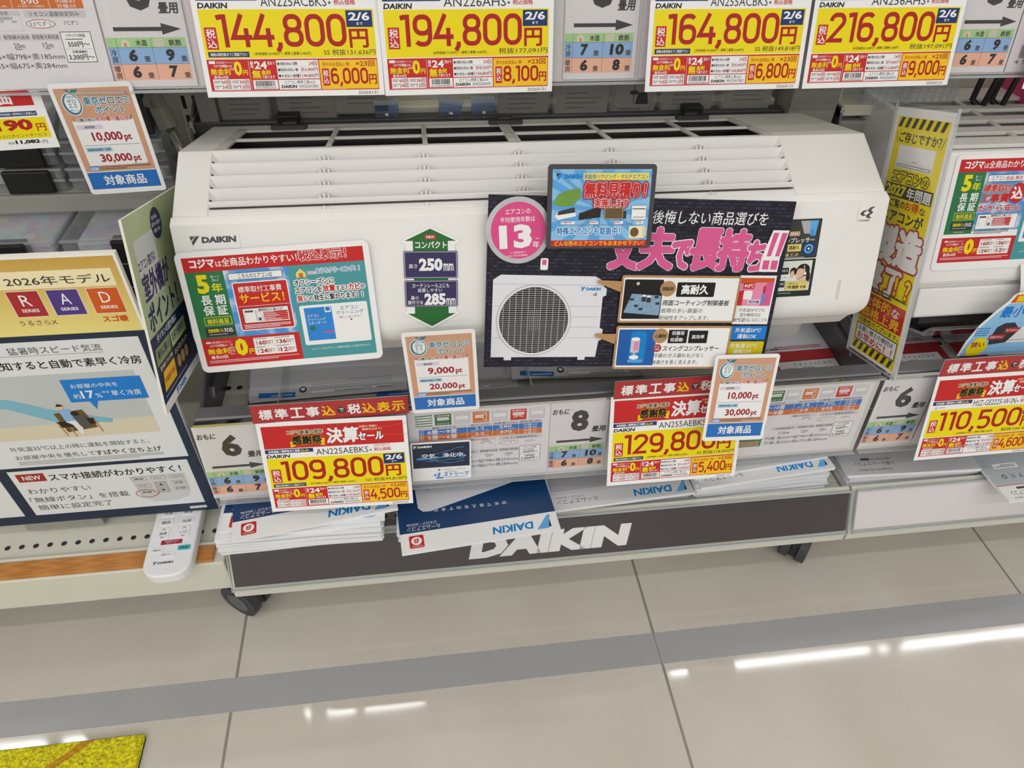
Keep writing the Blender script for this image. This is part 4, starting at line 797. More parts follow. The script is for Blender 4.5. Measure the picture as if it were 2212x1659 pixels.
s.p('temperature_boxes').R(305, 152.6, 47, 18, mat('print_azure', '#1f7fd8', .45, 0, .3)).T('外気温50℃', 311, 155, 34, 6, 'W', .02, .1).T('運転OK', 315, 163, 25, 6, 'W', .02, .1).R(304, 173, 48, 18.6, mat('print_lime', '#d8c818', .45, 0, .3)).T('外気温-25℃', 308, 175.6, 36, 6, 'W', .02, .1).T('運転OK', 313, 183.6, 25, 6, 'W', .02, .1)
bb = s.build('black_poster', BM, 'black carbon patterned poster with an outdoor unit picture and pink lettering', 'poster', t=1.5, base=CARB)
GOLD = mat('gold_foil', '#c39a6b', .3, .35, .5)
def callout(y0, y1, tip, build):
    s = Sheet(146, y1 - y0); h = y1 - y0; build(s, h)
    o = s.build('callout', Matrix.Translation(((159 + 73 - 178) / 1000, (103 - (y0 + y1) / 2) / 1000, .004)), None, None, t=1.2, r=3, base=GOLD, parent=bb)
    m = MB(); m.slab([(q[0] / 1000, q[1] / 1000) for q in tip], -.0012, 0, GOLD); m.build('callout_tail', o).matrix_local = Matrix.Identity(4)
def c1(s, h):
    s.R(2.6, 2.6, 140.8, h - 5.2, 'W', 1.6).R(4, 5, 47, h - 10, 'K', 1.4).P([(14, h * .38), (50, h * .42), (50, h * .84), (6, h * .78)], mat('print_circuit', '#7f9dba', .45, 0, .3, .9, 420)).E(20, 10, 2, 2, 'lgrey')
    for q in ((29, 26), (35, 27)): s.E(q[0], q[1], 2.6, 2.6, 'W').R(q[0] - 2.6, q[1], 5.2, 6, 'K2')
    for q in ((12, 28), (18, 36), (42, 25), (44, 33), (24, 40)): s.R(q[0], q[1], 5, 3, 'K2')
    s.E(57, 16, 9.6, 9.6, GOLD).T('頭脳部', 50, 13.6, 14, 4.8, 'K2', .03).R(68, 8, 47, 18, 'K', 1.4).T('高耐久', 74, 11, 33, 11.6, 'W', .045).T('両面コーティング制御基板', 53, 30, 83, 7, 'K', .02, .12).T('故障の多い基盤の', 52, 40.4, 52, 6, 'K2', 0, .12).T('耐候性をアップします。', 51, 49.6, 62, 6, 'K2', 0, .12)
def c2(s, h):
    s.R(2.6, 2.6, 140.8, h - 5.2, 'W', 1.6).R(4, 4.6, 47, h - 9.6, mat('print_cobalt', '#1d5fae', .45, 0, .3, .3, 30), 1.4)
    s.R(19, 7, 20, 42, 'logob', 5).R(20, 17, 11, 18, 'lgrey', 2).E(25.5, 17, 5.5, 2.4, 'W').R(24, 20, 6, 12, 'thermal', 1).R(24, 35, 3, 6, 'mgrey').E(25.5, 41, 6, 3, 'W').R(18, 44, 19, 4, 'sky2', 1)
    s.E(56, 13, 9.6, 9.6, GOLD).T('心臓部', 49, 10.6, 14, 4.8, 'K2', .03).R(66, 5, 24, 17.6, 'K', 1).T('低騒音', 70, 6.6, 16, 5, 'W', .02).T('＆', 76.6, 12.4, 2.4, 2.2, 'W').T('低振動', 69, 15.4, 16, 5, 'W', .02).R(92, 6, 24, 16.6, 'K', 1).T('高効率', 96, 11.4, 16, 5.4, 'W', .02)
    s.E(54, 29, 5.2, 5.2, 'brick').T('ダイキン', 50.2, 26, 7.6, 2.2, 'W', .02).T('独自', 51.6, 29.2, 4.8, 2.4, 'W', .02).T('スイングコンプレッサー', 61, 26, 72, 7, 'K', .02, .12).T('冷媒のガス漏れも少なく', 50, 36, 65, 5.8, 'K2', 0, .12).T('快適さを長く支えます。', 49, 45, 59, 5.8, 'K2', 0, .12)
callout(88, 147, [(-73, 22), (-71, 8), (-102, 20), (-101, 23)], c1); callout(151, 208, [(-73, 18), (-71, 4), (-99, 15), (-98, 18)], c2)
# round pink sticker
R0 = 36
s = Sheet(74, 76); SILV = mat('silver_foil', '#c9c9cf', .3, .55, .5, .35, 30)
s.p('pink_disc').E(37, 38, 31, 32, 'pink', 56).T('エアコンの', 23, 14, 28, 5.4, 'W', .01).T('平均使用年数は', 17, 22.4, 39, 6, 'W', .01).T('13', 15, 31, 37, 27, 'W', .05).T('年', 52.6, 51, 7.6, 7.6, 'W', .02).T('※1', 56, 47, 4.4, 1.8, 'W').T('※1.内閣府調べ', 26, 61.4, 19, 2.4, 'W').T('(2021年3月調査)', 23, 65, 23.6, 2.6, 'W')
s.build('round_sticker', BM @ Matrix.Translation((-.1435, .0645, .0022)) @ Matrix.Rotation(4.5 * D, 4, 'Z'), 'round pink sticker with a silver rim reading 13 years on the black poster', 'sticker', t=.8, outline=[(37 + 36.6 * math.cos(i * math.pi / 30), 38 + 37.6 * math.sin(i * math.pi / 30)) for i in range(60)], base=SILV)
# blue estimate board
s = Sheet(114, 88); DG = mat('charcoal_board', '#47474a', .5, 0, .3)
s.p('print_panel').R(5, 5, 104, 74, 'sky')
for i in range(16):
    a = i * 22.5 * D; a2 = a + 9 * D
    f = lambda a: (57 + 52 * max(-1, min(1, 1.5 * math.cos(a))), 46 + 40 * max(-1, min(1, 1.5 * math.sin(a))))
    p1, p2 = f(a), f(a2); s.P([(57, 46), (max(5, min(109, p1[0])), max(5, min(79, p1[1]))), (max(5, min(109, p2[0])), max(5, min(79, p2[1])))], 'sky2')
daikin(s, 9, 9, 27, 5.6, 'logob', True, 'K', 'logob'); s.R(37, 8.6, 69, 7, 'ylt').T('家庭用ハウジング・マルチエアコン', 38, 9.8, 67, 4.8, 'blue', .02)
s.p('headline_lettering').T('無料見積り！', 39, 18, 65, 15.6, 'red', .05, .05, 'W', 1, o2='dred', ot2=2.6).T('実施します', 50, 34.6, 36, 9, 'red', .04, 0, 'W', .8, o2='dred', ot2=2.4)
s.p('leaf_picture').P([(6, 40), (12, 30), (22, 26), (34, 24), (35, 33), (27, 42), (14, 43)], mat('print_leaf', '#6f9a3e', .45, 0, .3, .3, 60))
s.p('unit_pictures').P([(8, 53), (12, 48), (29, 43.6), (30, 48), (31, 53), (12, 57)], 'W').P([(12, 48), (29, 43.6), (30, 49), (11, 52)], 'K2').P([(34, 50), (52, 44), (57, 45), (57, 54), (34, 57)], 'hair').R(61, 44, 20, 12, 'wood').B(61, 44, 20, 12, 'gold2', .6, 'wood').R(81, 48, 4, 8, 'K2').B(90, 42, 16, 15, 'mgrey', .4).R(91, 45, 14, 1, 'dgrey').R(92, 54, 12, .6, 'dgrey')
for xx, ww in ((15, 15), (46, 9), (73, 9), (96, 8)): s.R(xx, 58.6, ww, 3, 'W', .5).fp(xx + .6, 59.2, ww - 1.2, 1, 2, 'red')
for xx in (20, 44, 71, 92): s.L(xx, 57, xx, 62, .5, 'grey')
s.L(20, 62, 92, 62, .5, 'grey').T('特殊エアコンも取扱中！', 11, 65, 68, 8, 'logob', .04, 0, 'W', 1).R(89, 64, 17, 13, 'cream').E(95, 70.6, 4.6, 5, 'wood').R(104, 66, 4, 9, 'beige')
s.p('bottom_band').R(5, 79, 104, 8.6 - 2, 'red').T('どんな形のエアコンでもおまかせ下さい！', 9, 79.8, 97, 5.2, 'yel2', .03)
s.build('estimate_board', pose((.1895, .6625, .6104), -4.5, 18, .4) @ Matrix.Scale(1.006, 4), 'small blue sky print board in a charcoal frame above the black poster', 'sign board', t=1.5, r=4, base=DG)
s = Sheet(78, 66)
s.p('night_panel').R(2, 2.5, 74, 41, mat('print_night', '#262f45', .4, 0, .4, .3, 25)); daikin(s, 3, 5, 24, 4, 'W')
rnd = random.Random(11)
for k in range(7):
    x, y = 6, 27
    for q in range(7):
        nx_, ny_ = x + 9, max(5, min(41, y + rnd.uniform(-7, 6) * (1 if k % 2 else -.8) * .6)); s.L(x, y, nx_, ny_, .45 if q % 2 else .7, 'sky2'); x, y = nx_, ny_
s.T('空気、浄化中。', 14, 18, 57, 8, 'W', .015)
s.p('slogan_lettering').T('菌・ウイルス・ニオイと', 34, 46.6, 36, 3.4, 'K2', .01).T('たたかう', 44, 51, 14, 2.8, 'K2'); streamer_mark(s, 28, 53, 10, 'logob'); s.T('ストリーマ', 41, 53.4, 34, 7, 'logob', .03, .1).R(31, 61.4, 10, 2.4, 'logob').fp(43, 61.8, 30, 1, 2, 'logob')
s.build('streamer_card', pose((.0045, .6175, .2735), .1, 7.4, -1.0), 'dark blue and white card with lightning stuck on the spec sheet', 'sign card', t=.4, r=2)
# ---------------------------------------------------------------- tall yellow sign
Uy, Vy = Vector((0, -.9535, .3015)), Vector((0, .3245, .9459))
YM = frame((.5700, .6800, .5350), Uy, Vy)
s = Sheet(101, 307)
s.p('yellow_panel').R(5, 10, 91, 293, 'yel')
for y0, hh in ((10.5, 11), (291, 11)):
    for i in range(7): x = 7 + i * 12.4; s.P([(x + 5, y0), (x + 11, y0), (x + 6, y0 + hh), (x, y0 + hh)], 'K2')
s.p('headline_lettering').L(8, 26, 11, 39, .8, 'K2').L(94, 26, 89, 39, .8, 'K2').T('ご存じですか？', 14, 26.4, 74, 11.4, 'K2', .03)
s.T('エアコンの', 16, 70.6, 66, 12, 'yel', .04, 0, 'K2', 1.8).R(7, 84.6, 87, 15.4, 'K2').T('2027', 9, 85.6, 38, 13, 'yel', .05).T('年問題', 49, 86, 43, 13, 'W', .03).T('今ご覧の', 10, 102, 40, 9.6, 'K2', .03).T('お得', 51, 101.6, 24, 10.4, 'red', .03).T('な', 77, 104, 11, 8, 'K2', .02).T('エアコンが', 10, 114.6, 78, 13.4, 'K2', .045)
s.p('unit_picture').R(17, 41, 66, 25, 'W', 2).R(17, 59, 66, 8, 'W2', 1).R(20, 62, 60, 3, 'K2').R(21, 62.6, 58, 1.8, 'W').R(46, 57, 9, 1.2, 'mgrey')
s.p('slogan_lettering').T('製造', 6, 134, 88, 44, 'W', .075, .05, 'brick', 5.2).T('終了', 4, 182, 68, 35, 'W', .075, .05, 'brick', 5.2).T('！？', 66, 190, 27, 22, 'yel', .05, 0, 'brick', 3)
s.fp(8, 214.6, 84, 2, 4, 'K2', .6).p('price_box').R(6, 223.6, 89, 33, 'red').T('全体的', 9, 225.4, 58, 13.6, 'yel2', .04).T('な', 70, 228, 15, 11, 'W', .03).T('価格上昇', 9, 241, 80, 13.8, 'yel2', .04)
s.p('notice_box').T('可能性がございます。', 10, 258, 83, 6.6, 'K2', .03).R(8, 266.4, 86, 24, 'K2', 1).R(9.4, 267.8, 83.2, 21.2, 'W', .6).T('お買い替えの検討は', 13, 269.4, 74, 7, 'K2', .02).T('お早めに！！', 13, 278, 74, 10, 'red', .04)
yo = s.build('yellow_sign', YM, 'tall yellow sign with hazard stripes in a clear holder between the air conditioners', 'sign', t=.4)
h = MB(); h.slab([(a / 1000 - .0545, b / 1000 - .158) for a, b in rr(1, 0, 107, 316, 4)], .0012, .0016, CLEAR); h.slab([(a / 1000 - .0545, b / 1000 - .158) for a, b in rr(1, 0, 107, 316, 4)], -.0018, -.0012, CLEAR); h.build('clear_holder', yo)
e = MB()
for b in ((-.053, -.158, .053, -.1573), (-.053, .1573, .053, .158), (-.0535, -.157, -.0531, .157), (.0531, -.157, .0535, .157)): e.box(b[0], b[1], -.0018, b[2], b[3], .0016, EDGE)
e.build('holder_rim', yo)
# ---------------------------------------------------------------- side board left of the air conditioner
Us = Vector((-.05, .948, -.315)); Vs = Vector((0, .33, .944))
SM0 = frame((0, 0, 0), Us, Vs); u3, v3 = Vector((SM0[0][0], SM0[1][0], SM0[2][0])), Vector((SM0[0][1], SM0[1][1], SM0[2][1]))
W3, H3 = 250, 198
c3 = Vector((-.272, .612, .644)) + u3 * (W3 / 2000) - v3 * (H3 / 2000)
s = Sheet(W3, H3)
s.p('green_panel').R(0, 0, W3, H3, mat('print_sage', '#b7c79b', .45, 0, .3, .3, 12)).E(98, 22, 19, 16, 'plum').T('室外機は', 85, 13, 20, 4.4, 'W', .01).T('屋外の過酷な', 82, 19.6, 31, 4.4, 'W', .01).T('環境で働く', 85, 26.4, 25, 4.4, 'W', .01)
s.R(14, 24, 66, 62, mat('print_pale', '#d3d8d6', .45, 0, .3), 4)
s.p('headline_lettering').T('エアコン選びは', 14, 44, 56, 10, 'plum', .03, .2, 'W', .8).T('室外機が', 14, 58, 92, 26, 'plum', .05, .1, 'W', 1.6).T('ポイント！', 10, 88, 108, 26, 'cnavy', .05, .1, 'W', 1.6)
s.p('navy_band').R(0, 118, W3, 12, 'cnavy').T('ダイキンの室外機は', 20, 119.6, 74, 8, 'W', .02)
s.p('lower_panels').R(0, 130, W3, 58, 'cnavy').P([(8, 131), (60, 131), (56, 148), (4, 148)], 'dsage').T('耐久に強い！', 12, 134, 42, 9, 'navy', .03).R(62, 131, 60, 17, 'sage').T('丈夫で長持ち！', 66, 134, 50, 9, 'navy', .03).R(6, 149, 52, 30, 'K').T('室外機タフネス冷房', 10, 150, 46, 5, 'W', .02).P([(16, 158), (58, 158), (56, 178), (10, 178)], 'yel2').T('外気温50℃対応', 16, 165, 38, 6, 'red', .02).R(61, 149, 62, 30, 'K').T('スイングコンプレッサー', 65, 152, 55, 6, 'W', .02).E(74, 168, 7, 7, 'gold').E(90, 168, 7, 7, 'gold').E(106, 168, 7, 7, 'gold').fp(8, 182, 96, 1, 2, 'lgrey')
s.p('white_strip').R(0, 188, W3, 10, 'W'); daikin(s, 44, 189, 40, 7, 'logob')
s.build('side_board', frame(c3, Us, Vs), 'green and navy side board standing along the left end of the big air conditioner', 'sign board', t=2.5, edge=mat('board_edge', '#e8e6dc', .5))
# ---------------------------------------------------------------- tall poster at the left
PW, PH = 420, 412
s = Sheet(PW, PH); X = lambda u: PW + u
GG = mat('print_gold', '#d9ba66', .45, 0, .3); N, L = nodes(GG); tc = N.new('ShaderNodeTexCoord'); sp = N.new('ShaderNodeSeparateXYZ'); cr = N.new('ShaderNodeValToRGB'); mr = N.new('ShaderNodeMapRange')
mr.inputs[1].default_value = .206; mr.inputs[2].default_value = .108; L.new(tc.outputs['Object'], sp.inputs[0]); L.new(sp.outputs[1], mr.inputs[0]); L.new(mr.outputs[0], cr.inputs[0]); L.new(cr.outputs[0], N['Principled BSDF'].inputs[0])
cr.color_ramp.elements[0].color = hexc('#c9a04a'); cr.color_ramp.elements[1].color = hexc('#efe08c')
s.p('gold_header').R(0, 3, PW - 3, 94, GG).R(X(-190), 17, 180, 21, 'cream').T('2026年モデル', X(-114), 23, 100, 11, 'K2', .01)
for u, c, l in ((-119, 'rseries', 'R'), (-81, 'purple', 'A'), (-42, 'dseries', 'D')):
    s.R(X(u), 40, 31, 32.6, 'W').R(X(u) + .6, 40.6, 29.8, 31.4, mat('print_' + c, PAL[c], .45, 0, .3, .35, 25)).T(l, X(u) + 10.4, 45, 10, 13.6, 'W', 0).T('SERIES', X(u) + 7, 62.4, 17, 4, 'W', .02)
s.T('うるさらX', X(-121), 77, 37, 6.6, 'K2').T('スゴ暖', X(-38), 76, 25, 7.6, 'dseries', .06)
s.p('navy_frame').R(0, 97, PW - .5, PH - 97, 'dnavy')
s.p('airflow_panel').R(0, 105, X(-11), 196, 'panelgrey').T('猛暑時スピード気流', X(-149), 112, 96, 10, 'K2', 0).L(0, 124, X(-53), 124, .4, 'K2').T('と検知すると自動で素早く冷房', X(-187), 131.4, 169, 12, 'K', .02)
s.p('room_picture').R(0, 152, X(-31), 101, mat('print_room', '#c2c9cb', .5, 0, .3, .12, 4)).P([(0, 236), (X(-31), 226), (X(-31), 253), (0, 253)], 'beige')
s.P([(0, 176), (X(-178), 186), (X(-140), 205), (X(-78), 226), (X(-79), 232), (X(-140), 226), (X(-186), 200), (0, 192)], mat('print_beam', '#7fb9d2', .45, 0, .3))
s.P([(X(-139), 212), (X(-106), 208), (X(-98), 238), (X(-110), 240), (X(-134), 244)], 'wood').P([(X(-141), 226), (X(-98), 222), (X(-98), 232), (X(-140), 236)], 'hair').L(X(-140), 228, X(-136), 250, 1.6, 'gold').L(X(-98), 224, X(-95), 247, 1.6, 'gold').L(X(-128), 236, X(-127), 252, 1.4, 'gold')
s.P([(X(-132), 206), (X(-120), 206), (X(-116), 226), (X(-130), 228)], 'lblue').P([(X(-130), 226), (X(-114), 224), (X(-116), 246), (X(-120), 249), (X(-124), 232)], 'W2').E(X(-128), 202, 3.8, 4.4, 'skin').P([(X(-132.6), 201), (X(-129), 196.6), (X(-123.6), 199.6), (X(-126), 201)], 'hair').E(X(-116), 214, 4.4, 4, 'hair').P([(X(-120), 218), (X(-108), 216), (X(-104), 234), (X(-116), 236)], 'dgrey')
s.p('speech_box').P([(X(-113), 161), (X(-27), 161), (X(-27), 196), (X(-84), 196), (X(-89), 209), (X(-93), 196), (X(-113), 196)], mat('print_azure', '#1f7fd8', .45, 0, .3)).T('お部屋の中央を', X(-105), 168, 51, 6.6, 'W', 0).T('約', X(-107), 183, 7.6, 7.6, 'W').T('17', X(-98), 179, 14, 12, 'W', .02).T('%', X(-83), 184, 7, 6.6, 'W').T('※2', X(-75), 181, 8, 3, 'W').T('早く冷房', X(-65), 181, 32, 8.6, 'W', .01)
s.p('captions').T('外気温35℃以上の時に運転を開始すると、', X(-210), 264, 161, 8, 'K2').T('お部屋中央を優先して', X(-210), 279, 92, 8, 'K2').T('すばやく立ち上げ', X(-117), 278.6, 78, 9, 'K2', .02).fp(X(-210), 290, 170, 3, 2.6, 'grey')
s.p('remote_panel').R(X(-231), 307, 216, 88, 'panelgrey').R(X(-224), 313, 33, 15, mat('print_maroon', '#a3312f', .45, 0, .3)).T('NEW', X(-218), 316.6, 22, 8, 'W', .02).T('スマホ接続がわかりやすく！', X(-187), 316, 160, 13, 'K', .02).T('わかりやすい', X(-222), 342, 76, 10, 'K2').T('「無線ボタン」を搭載', X(-226), 359, 122, 10.6, 'K2').T('簡単に設定完了', X(-222), 375, 92, 10.6, 'K2')
s.P([(X(-94), 332), (X(-25), 332), (X(-25), 360), (X(-30), 378), (X(-48), 386), (X(-74), 386), (X(-90), 376)], mat('print_remote', '#cfd0d2', .45, 0, .3))
for u, v, t_ in ((-92, 334, '換気'), (-68, 334, 'メニュー'), (-46, 334, 'ハウスキープ'), (-90, 348, 'タイマー'), (-46, 346, '決定'), (-90, 361, '無線'), (-46, 358, '終了/取消')): s.B(X(u), v, 18, 7.6, 'dgrey', .4, MATS['print_remote'], 1.5).T(t_, X(u) + 3, v + 2, 12, 3.6, 'K2', .02)
s.B(X(-67), 346, 15, 22, 'dgrey', .4, 'mgrey', 1.5).P([(X(-62), 353), (X(-57), 353), (X(-59.5), 349)], 'K2').P([(X(-62), 361), (X(-57), 361), (X(-59.5), 365)], 'K2')
rp = [(X(-80) + 14 * math.cos(i * math.pi / 24), 365 + 9 * math.sin(i * math.pi / 24)) for i in range(49)]
for i in range(48): s.L(rp[i][0], rp[i][1], rp[i + 1][0], rp[i + 1][1], .9, 'brick')
s.R(0, 307, X(-245), 88, 'panelgrey').R(0, 320, X(-270), 60, 'K2').R(X(-37), 401.6, 22, 5, 'W').T('P0R25253', X(-35.6), 402.8, 19, 2.6, 'K2')
po = s.build('series_poster', pose((-.3045 - PW / 2000, .645, .3845), 0, 0), 'large gold and navy poster board standing on the left base deck', 'poster', t=6, edge=MATS['board_edge'])
MB().add([(-.05, -.2285, -.0065), (.05, -.2285, -.0065), (.05, .05, -.0065), (-.05, .05, -.0065), (-.05, -.2285, -.08), (.05, -.2285, -.08)], [(0, 1, 2, 3), (0, 4, 5, 1), (4, 3, 2, 5), (0, 3, 4), (1, 5, 2)], mat('card_brown', '#9a9892', .7)).build('easel_back', po)
# ================================================================ catalogs and other loose things
PAGES = mat('page_edges', '#eceef2', .6, 0, .3)
def booklet(x, y, z, yaw, t, label, group, cover=None, design=None, w=210, h=297, pitch=0, name='catalog', sag=.0015, base=None):
    """x, y: the near left corner of the top face, z its height; the page head points at the aisle"""
    m = Matrix.Translation((x, y, z)) @ Matrix.Rotation(yaw * D, 4, 'Z') @ Matrix.Rotation(pitch * D, 4, 'X')
    mb = MB(); n = 10
    for i in range(n):       # slightly sagging leaves
        x0, x1 = w / 1000 * i / n, w / 1000 * (i + 1) / n
    rnd = random.Random(int((x * 7 + y * 13 + z * 1709) * 1000)); ph = rnd.uniform(0, 6)
    tw, hh = w / 1000, h / 1000; vs, fs = [], []
    for j in range(2):
        for i in range(n + 1):
            u = i / n; dz = -sag * (1 - math.cos((u - .5) * math.pi)) - sag * .4 * math.sin(u * 9 + ph) if sag else 0
            vs += [(u * tw, j * hh, dz), (u * tw, j * hh, dz - t)]
    k = 2 * (n + 1)
    for i in range(n):
        a = 2 * i
        fs += [(a, a + 2, k + a + 2, k + a), (a + 1, k + a + 1, k + a + 3, a + 3), (a, a + 1, a + 3, a + 2), (k + a, k + a + 2, k + a + 3, k + a + 1)]
    fs += [(0, k, k + 1, 1), (2 * n, 2 * n + 1, k + 2 * n + 1, k + 2 * n)]
    o = mb.add(vs, fs, PAGES).build(name); o.matrix_world = m; tag(o, label, 'catalog', group)
    if design:
        s = Sheet(w, h); design(s)
        c = s.build('cover', Matrix(((-1, 0, 0, w / 2000), (0, -1, 0, h / 2000), (0, 0, 1, .0006), (0, 0, 0, 1))), None, None, t=.3, parent=o, base=cover)
    return o
def navy_cover(s):
    s.p('print').R(0, 0, 210, 30, 'W').R(0, 30, 210, 267, mat('cover_navy', '#123a68', .32, 0, .5, .2, 5))
    s.P([(11, 6), (24, 6), (11, 24)], 'K').P([(15, 4), (31, 4), (13, 26), (9, 26)], 'logol'); s.T('DAIKIN', 34, 7, 56, 12, 'logob', .035, .12)
    s.R(180, 5, 19, 20, 'red', 2).E(189.5, 16, 7, 6.6, 'W').T('B', 186, 12.6, 7, 7, 'red', .02, .25).T('ORIGINAL', 182, 6.6, 15, 2, 'W')
    s.T('ルームエアコン', 156, 32.5, 44, 6.4, 'W').T('カタログ｜2025/06', 160, 41, 40, 4.4, 'W').L(160, 40, 199, 40, .2, 'W')
    x = 62
    for i, c in enumerate('空気で答えを出す会社'): s.T(c, x, 55 + i * .5, 6, 5.4, 'W'); x += 10.4
    s.P([(182, 70), (176, 63), (166, 62), (110, 76), (48, 92), (46, 97), (50, 140), (184, 140)], mat('cover_white', '#d9dbe2', .35, 0, .4))
    s.T('20', 164, 100, 4, 2.4, 'K2')
def grey_cover(s):
    s.p('print').R(0, 26, 210, 6, 'lgrey').R(0, 32, 210, 265, 'mgrey').R(0, 0, 210, 26, mat('cover_pale', '#dcdcdf', .4, 0, .4))
    s.P([(9, 7), (20, 7), (9, 22)], 'K').P([(13, 5), (26, 5), (10, 24), (7, 24)], 'logol'); s.T('DAIKIN', 30, 7, 58, 12, 'logob', .035, .12)
    s.T('ルームエアコン', 140, 9, 60, 7, 'dgrey').T('カタログ｜2025/10', 160, 18, 40, 4, 'dgrey')
    for i, c in enumerate('出す会社'): s.T(c, 128 + i * 10.4, 64, 6, 5.4, 'K2')
def mits_cover(s):
    s.p('print').R(0, 0, 210, 40, mat('cover_silver', '#c9cace', .35, .1, .5)).L(0, 46, 210, 46, 1, 'red').R(0, 47, 210, 250, 'mgrey').R(0, 40, 210, 5.6, 'lgrey')
    s.P([(22, 28), (28, 28), (25, 22)], 'red').T('MITSUBISHI', 34, 26, 50, 7, 'K', .03, -.1).T('三菱ルームエアコン', 128, 17, 64, 7, 'K2').T('Changes for the Better', 136, 7, 54, 4.4, 'K2', 0, .2).T('総合カタログ', 132, 27, 30, 4.4, 'K2').R(164, 27, 14, 4.6, 'dgrey').T('2025-6', 182, 27, 12, 3.6, 'mgrey')
    x = 20
    for c in 'もっと快適にできるはずだ。': s.T(c, x, 52, 8, 8, 'K2'); x += 13.4
NAVY = MATS.setdefault('x', None) or PAPER; MATS.pop('x')
rnd = random.Random(21)
G1 = 'navy catalogs in the left stack'
for i in range(9):
    booklet(-.2905 + rnd.uniform(-.003, .003), .574 - i * .0002 + rnd.uniform(-.005, .003), .1745 + .0047 * i, rnd.uniform(-1, 1), .0042, 'navy and white catalog lying in the left stack under the top two', G1, pitch=-3.4)
booklet(-.2845, .577, .2160, -.4, .0042, 'navy and white catalog second from the top of the left stack, its left edge showing', None, PAPER, navy_cover, sag=0, pitch=-3.4)
booklet(-.2645, .557, .2210, 8.2, .0045, 'turned navy and white catalog on top of the left stack', None, PAPER, navy_cover, sag=0, pitch=-3.2)
G2 = 'navy catalogs in the middle stack'
for i in range(6):
    booklet(-.0605 + rnd.uniform(-.002, .004), .572 + rnd.uniform(-.003, .004), .1745 + .0046 * i, rnd.uniform(-.8, .8), .0043, 'navy catalog lying in the middle stack under the protruding one', G2, pitch=-3.4)
booklet(-.0535, .5265, .2045, 4.6, .005, 'navy and white catalog jutting forward over the black base panel', None, PAPER, navy_cover, sag=0, pitch=-2.8)
G3 = 'grey catalogs in the centre right stack'
for i in range(5):
    booklet(.157 + rnd.uniform(-.003, .003), .605 + rnd.uniform(-.002, .003), .1555 + .0045 * i, 1.5 + rnd.uniform(-.8, .8), .0042, 'pale grey catalog lying in the centre right stack under the top one', G3)
booklet(.1535, .588, .1835, 3.2, .0045, 'pale grey catalog on top of the centre right stack', None, PAPER, grey_cover, sag=0)
G4 = 'grey catalogs in the right stack'
for i in range(9):
    booklet(.371 - i * .0006 + rnd.uniform(-.004, .003), .609 - i * .0004 + rnd.uniform(-.004, .004), .1557 + .0050 * i, 1 + .35 * i + rnd.uniform(-1, 1), .0046, 'pale grey catalog lying in the right stack under the top two', G4)
booklet(.3655, .590, .2045, 4.6, .0048, 'pale grey catalog second from the top of the right stack', None, PAPER, grey_cover, sag=0)
booklet(.3600, .6035, .2105, 5.6, .0048, 'pale grey catalog on top of the right stack below the green boxed sheet', None, PAPER, grey_cover, sag=0)
G5 = 'silver catalogs on the right base deck'
for i in range(5):
    booklet(.609 + rnd.uniform(-.002, .003), .611 + rnd.uniform(-.003, .003), .1557 + .0052 * i, -.5 + rnd.uniform(-.5, .5), .0049, 'silver grey catalog lying in the stack at the right end under the top one', G5)
booklet(.6005, .6045, .1855, -2.2, .005, 'silver grey catalog with a red line on top of the right end stack', None, PAPER, mits_cover, sag=0)
def leaf_cover(s):
    s.p('print').R(0, 0, 210, 26, 'W').L(0, 28, 210, 28, 1.2, 'red').R(0, 29, 210, 268, mat('cover_steel', '#b9c0c6', .35, .1, .5)).T('ルームエアコン', 150, 10, 48, 7, 'K2').T('Changes for the Better', 150, 3, 48, 4, 'K2', 0, .2).R(168, 20, 14, 4, 'dgrey')
    x = 100
    for c in 'できるはずだ。': s.T(c, x, 40, 8, 8, 'K2'); x += 13.6
    s.R(150, 60, 40, 9, 'W', 1).fp(154, 62, 32, 2, 3, 'K2')
for i in range(3): booklet(.828 + .002 * i, .60 - .004 * i, .1556 + .0035 * i, .5 * i, .0032, 'steel grey catalog under the jutting one at the right edge', 'steel catalogs at the right edge')
booklet(.8185, .5385, .1795, 1.5, .004, 'steel grey catalog jutting over the blank white base panel at the right edge', None, PAPER, leaf_cover, sag=0, pitch=-1)
# remote control
s = Sheet(61, 150); RW = mat('remote_white', '#ecedf1', .3, 0, .5)
s.p('print'); daikin(s, 13, 127, 25, 4, 'dgrey')
ro = s.build('remote_control', frame((-.3595, .6215, .1735), (1, .02, 0), (-.02, 1, 0)), 'white remote control lying on the left base deck over the orange wood strip', 'remote control', t=17, r=22, base=RW)
b = ro.modifiers.new('bevel', 'BEVEL'); b.width = .003; b.segments = 3; b.limit_method = 'ANGLE'
def button(x, y, w_, h_, t_, base=RW, col='K2', t2=None, und=None):
    s = Sheet(w_, h_)
    if t_: s.T(t_, w_ * .18, h_ * (.28 if not t2 else .4), w_ * .64, h_ * (.44 if not t2 else .2), col, .01)
    if t2:
        for yy, d in ((h_ * .16, -1), (h_ * .8, 1)): s.L(w_ * .36, yy - d * 1.2, w_ * .5, yy + d * 1.2, .7, 'K2').L(w_ * .5, yy + d * 1.2, w_ * .64, yy - d * 1.2, .7, 'K2')
    if und: s.R(w_ * .2, h_ * .76, w_ * .6, .5, 'red')
    o = s.build('button', Matrix.Translation(((x + w_ / 2 - 30.5) / 1000, (75 - y - h_ / 2) / 1000, .0009)), None, None, t=1.4, r=min(w_, h_) * .25, base=base, parent=ro)
button(8.5, 46, 17, 8, '冷房'); button(35, 46, 17, 8, '除湿'); button(8, 60, 18, 9, '暖房', und=1); button(34.6, 60, 18, 9, '加湿', und=1)
button(8.5, 73, 15.5, 20, '温度', t2=1); button(35, 73, 15.5, 20, 'しつど', t2=1)
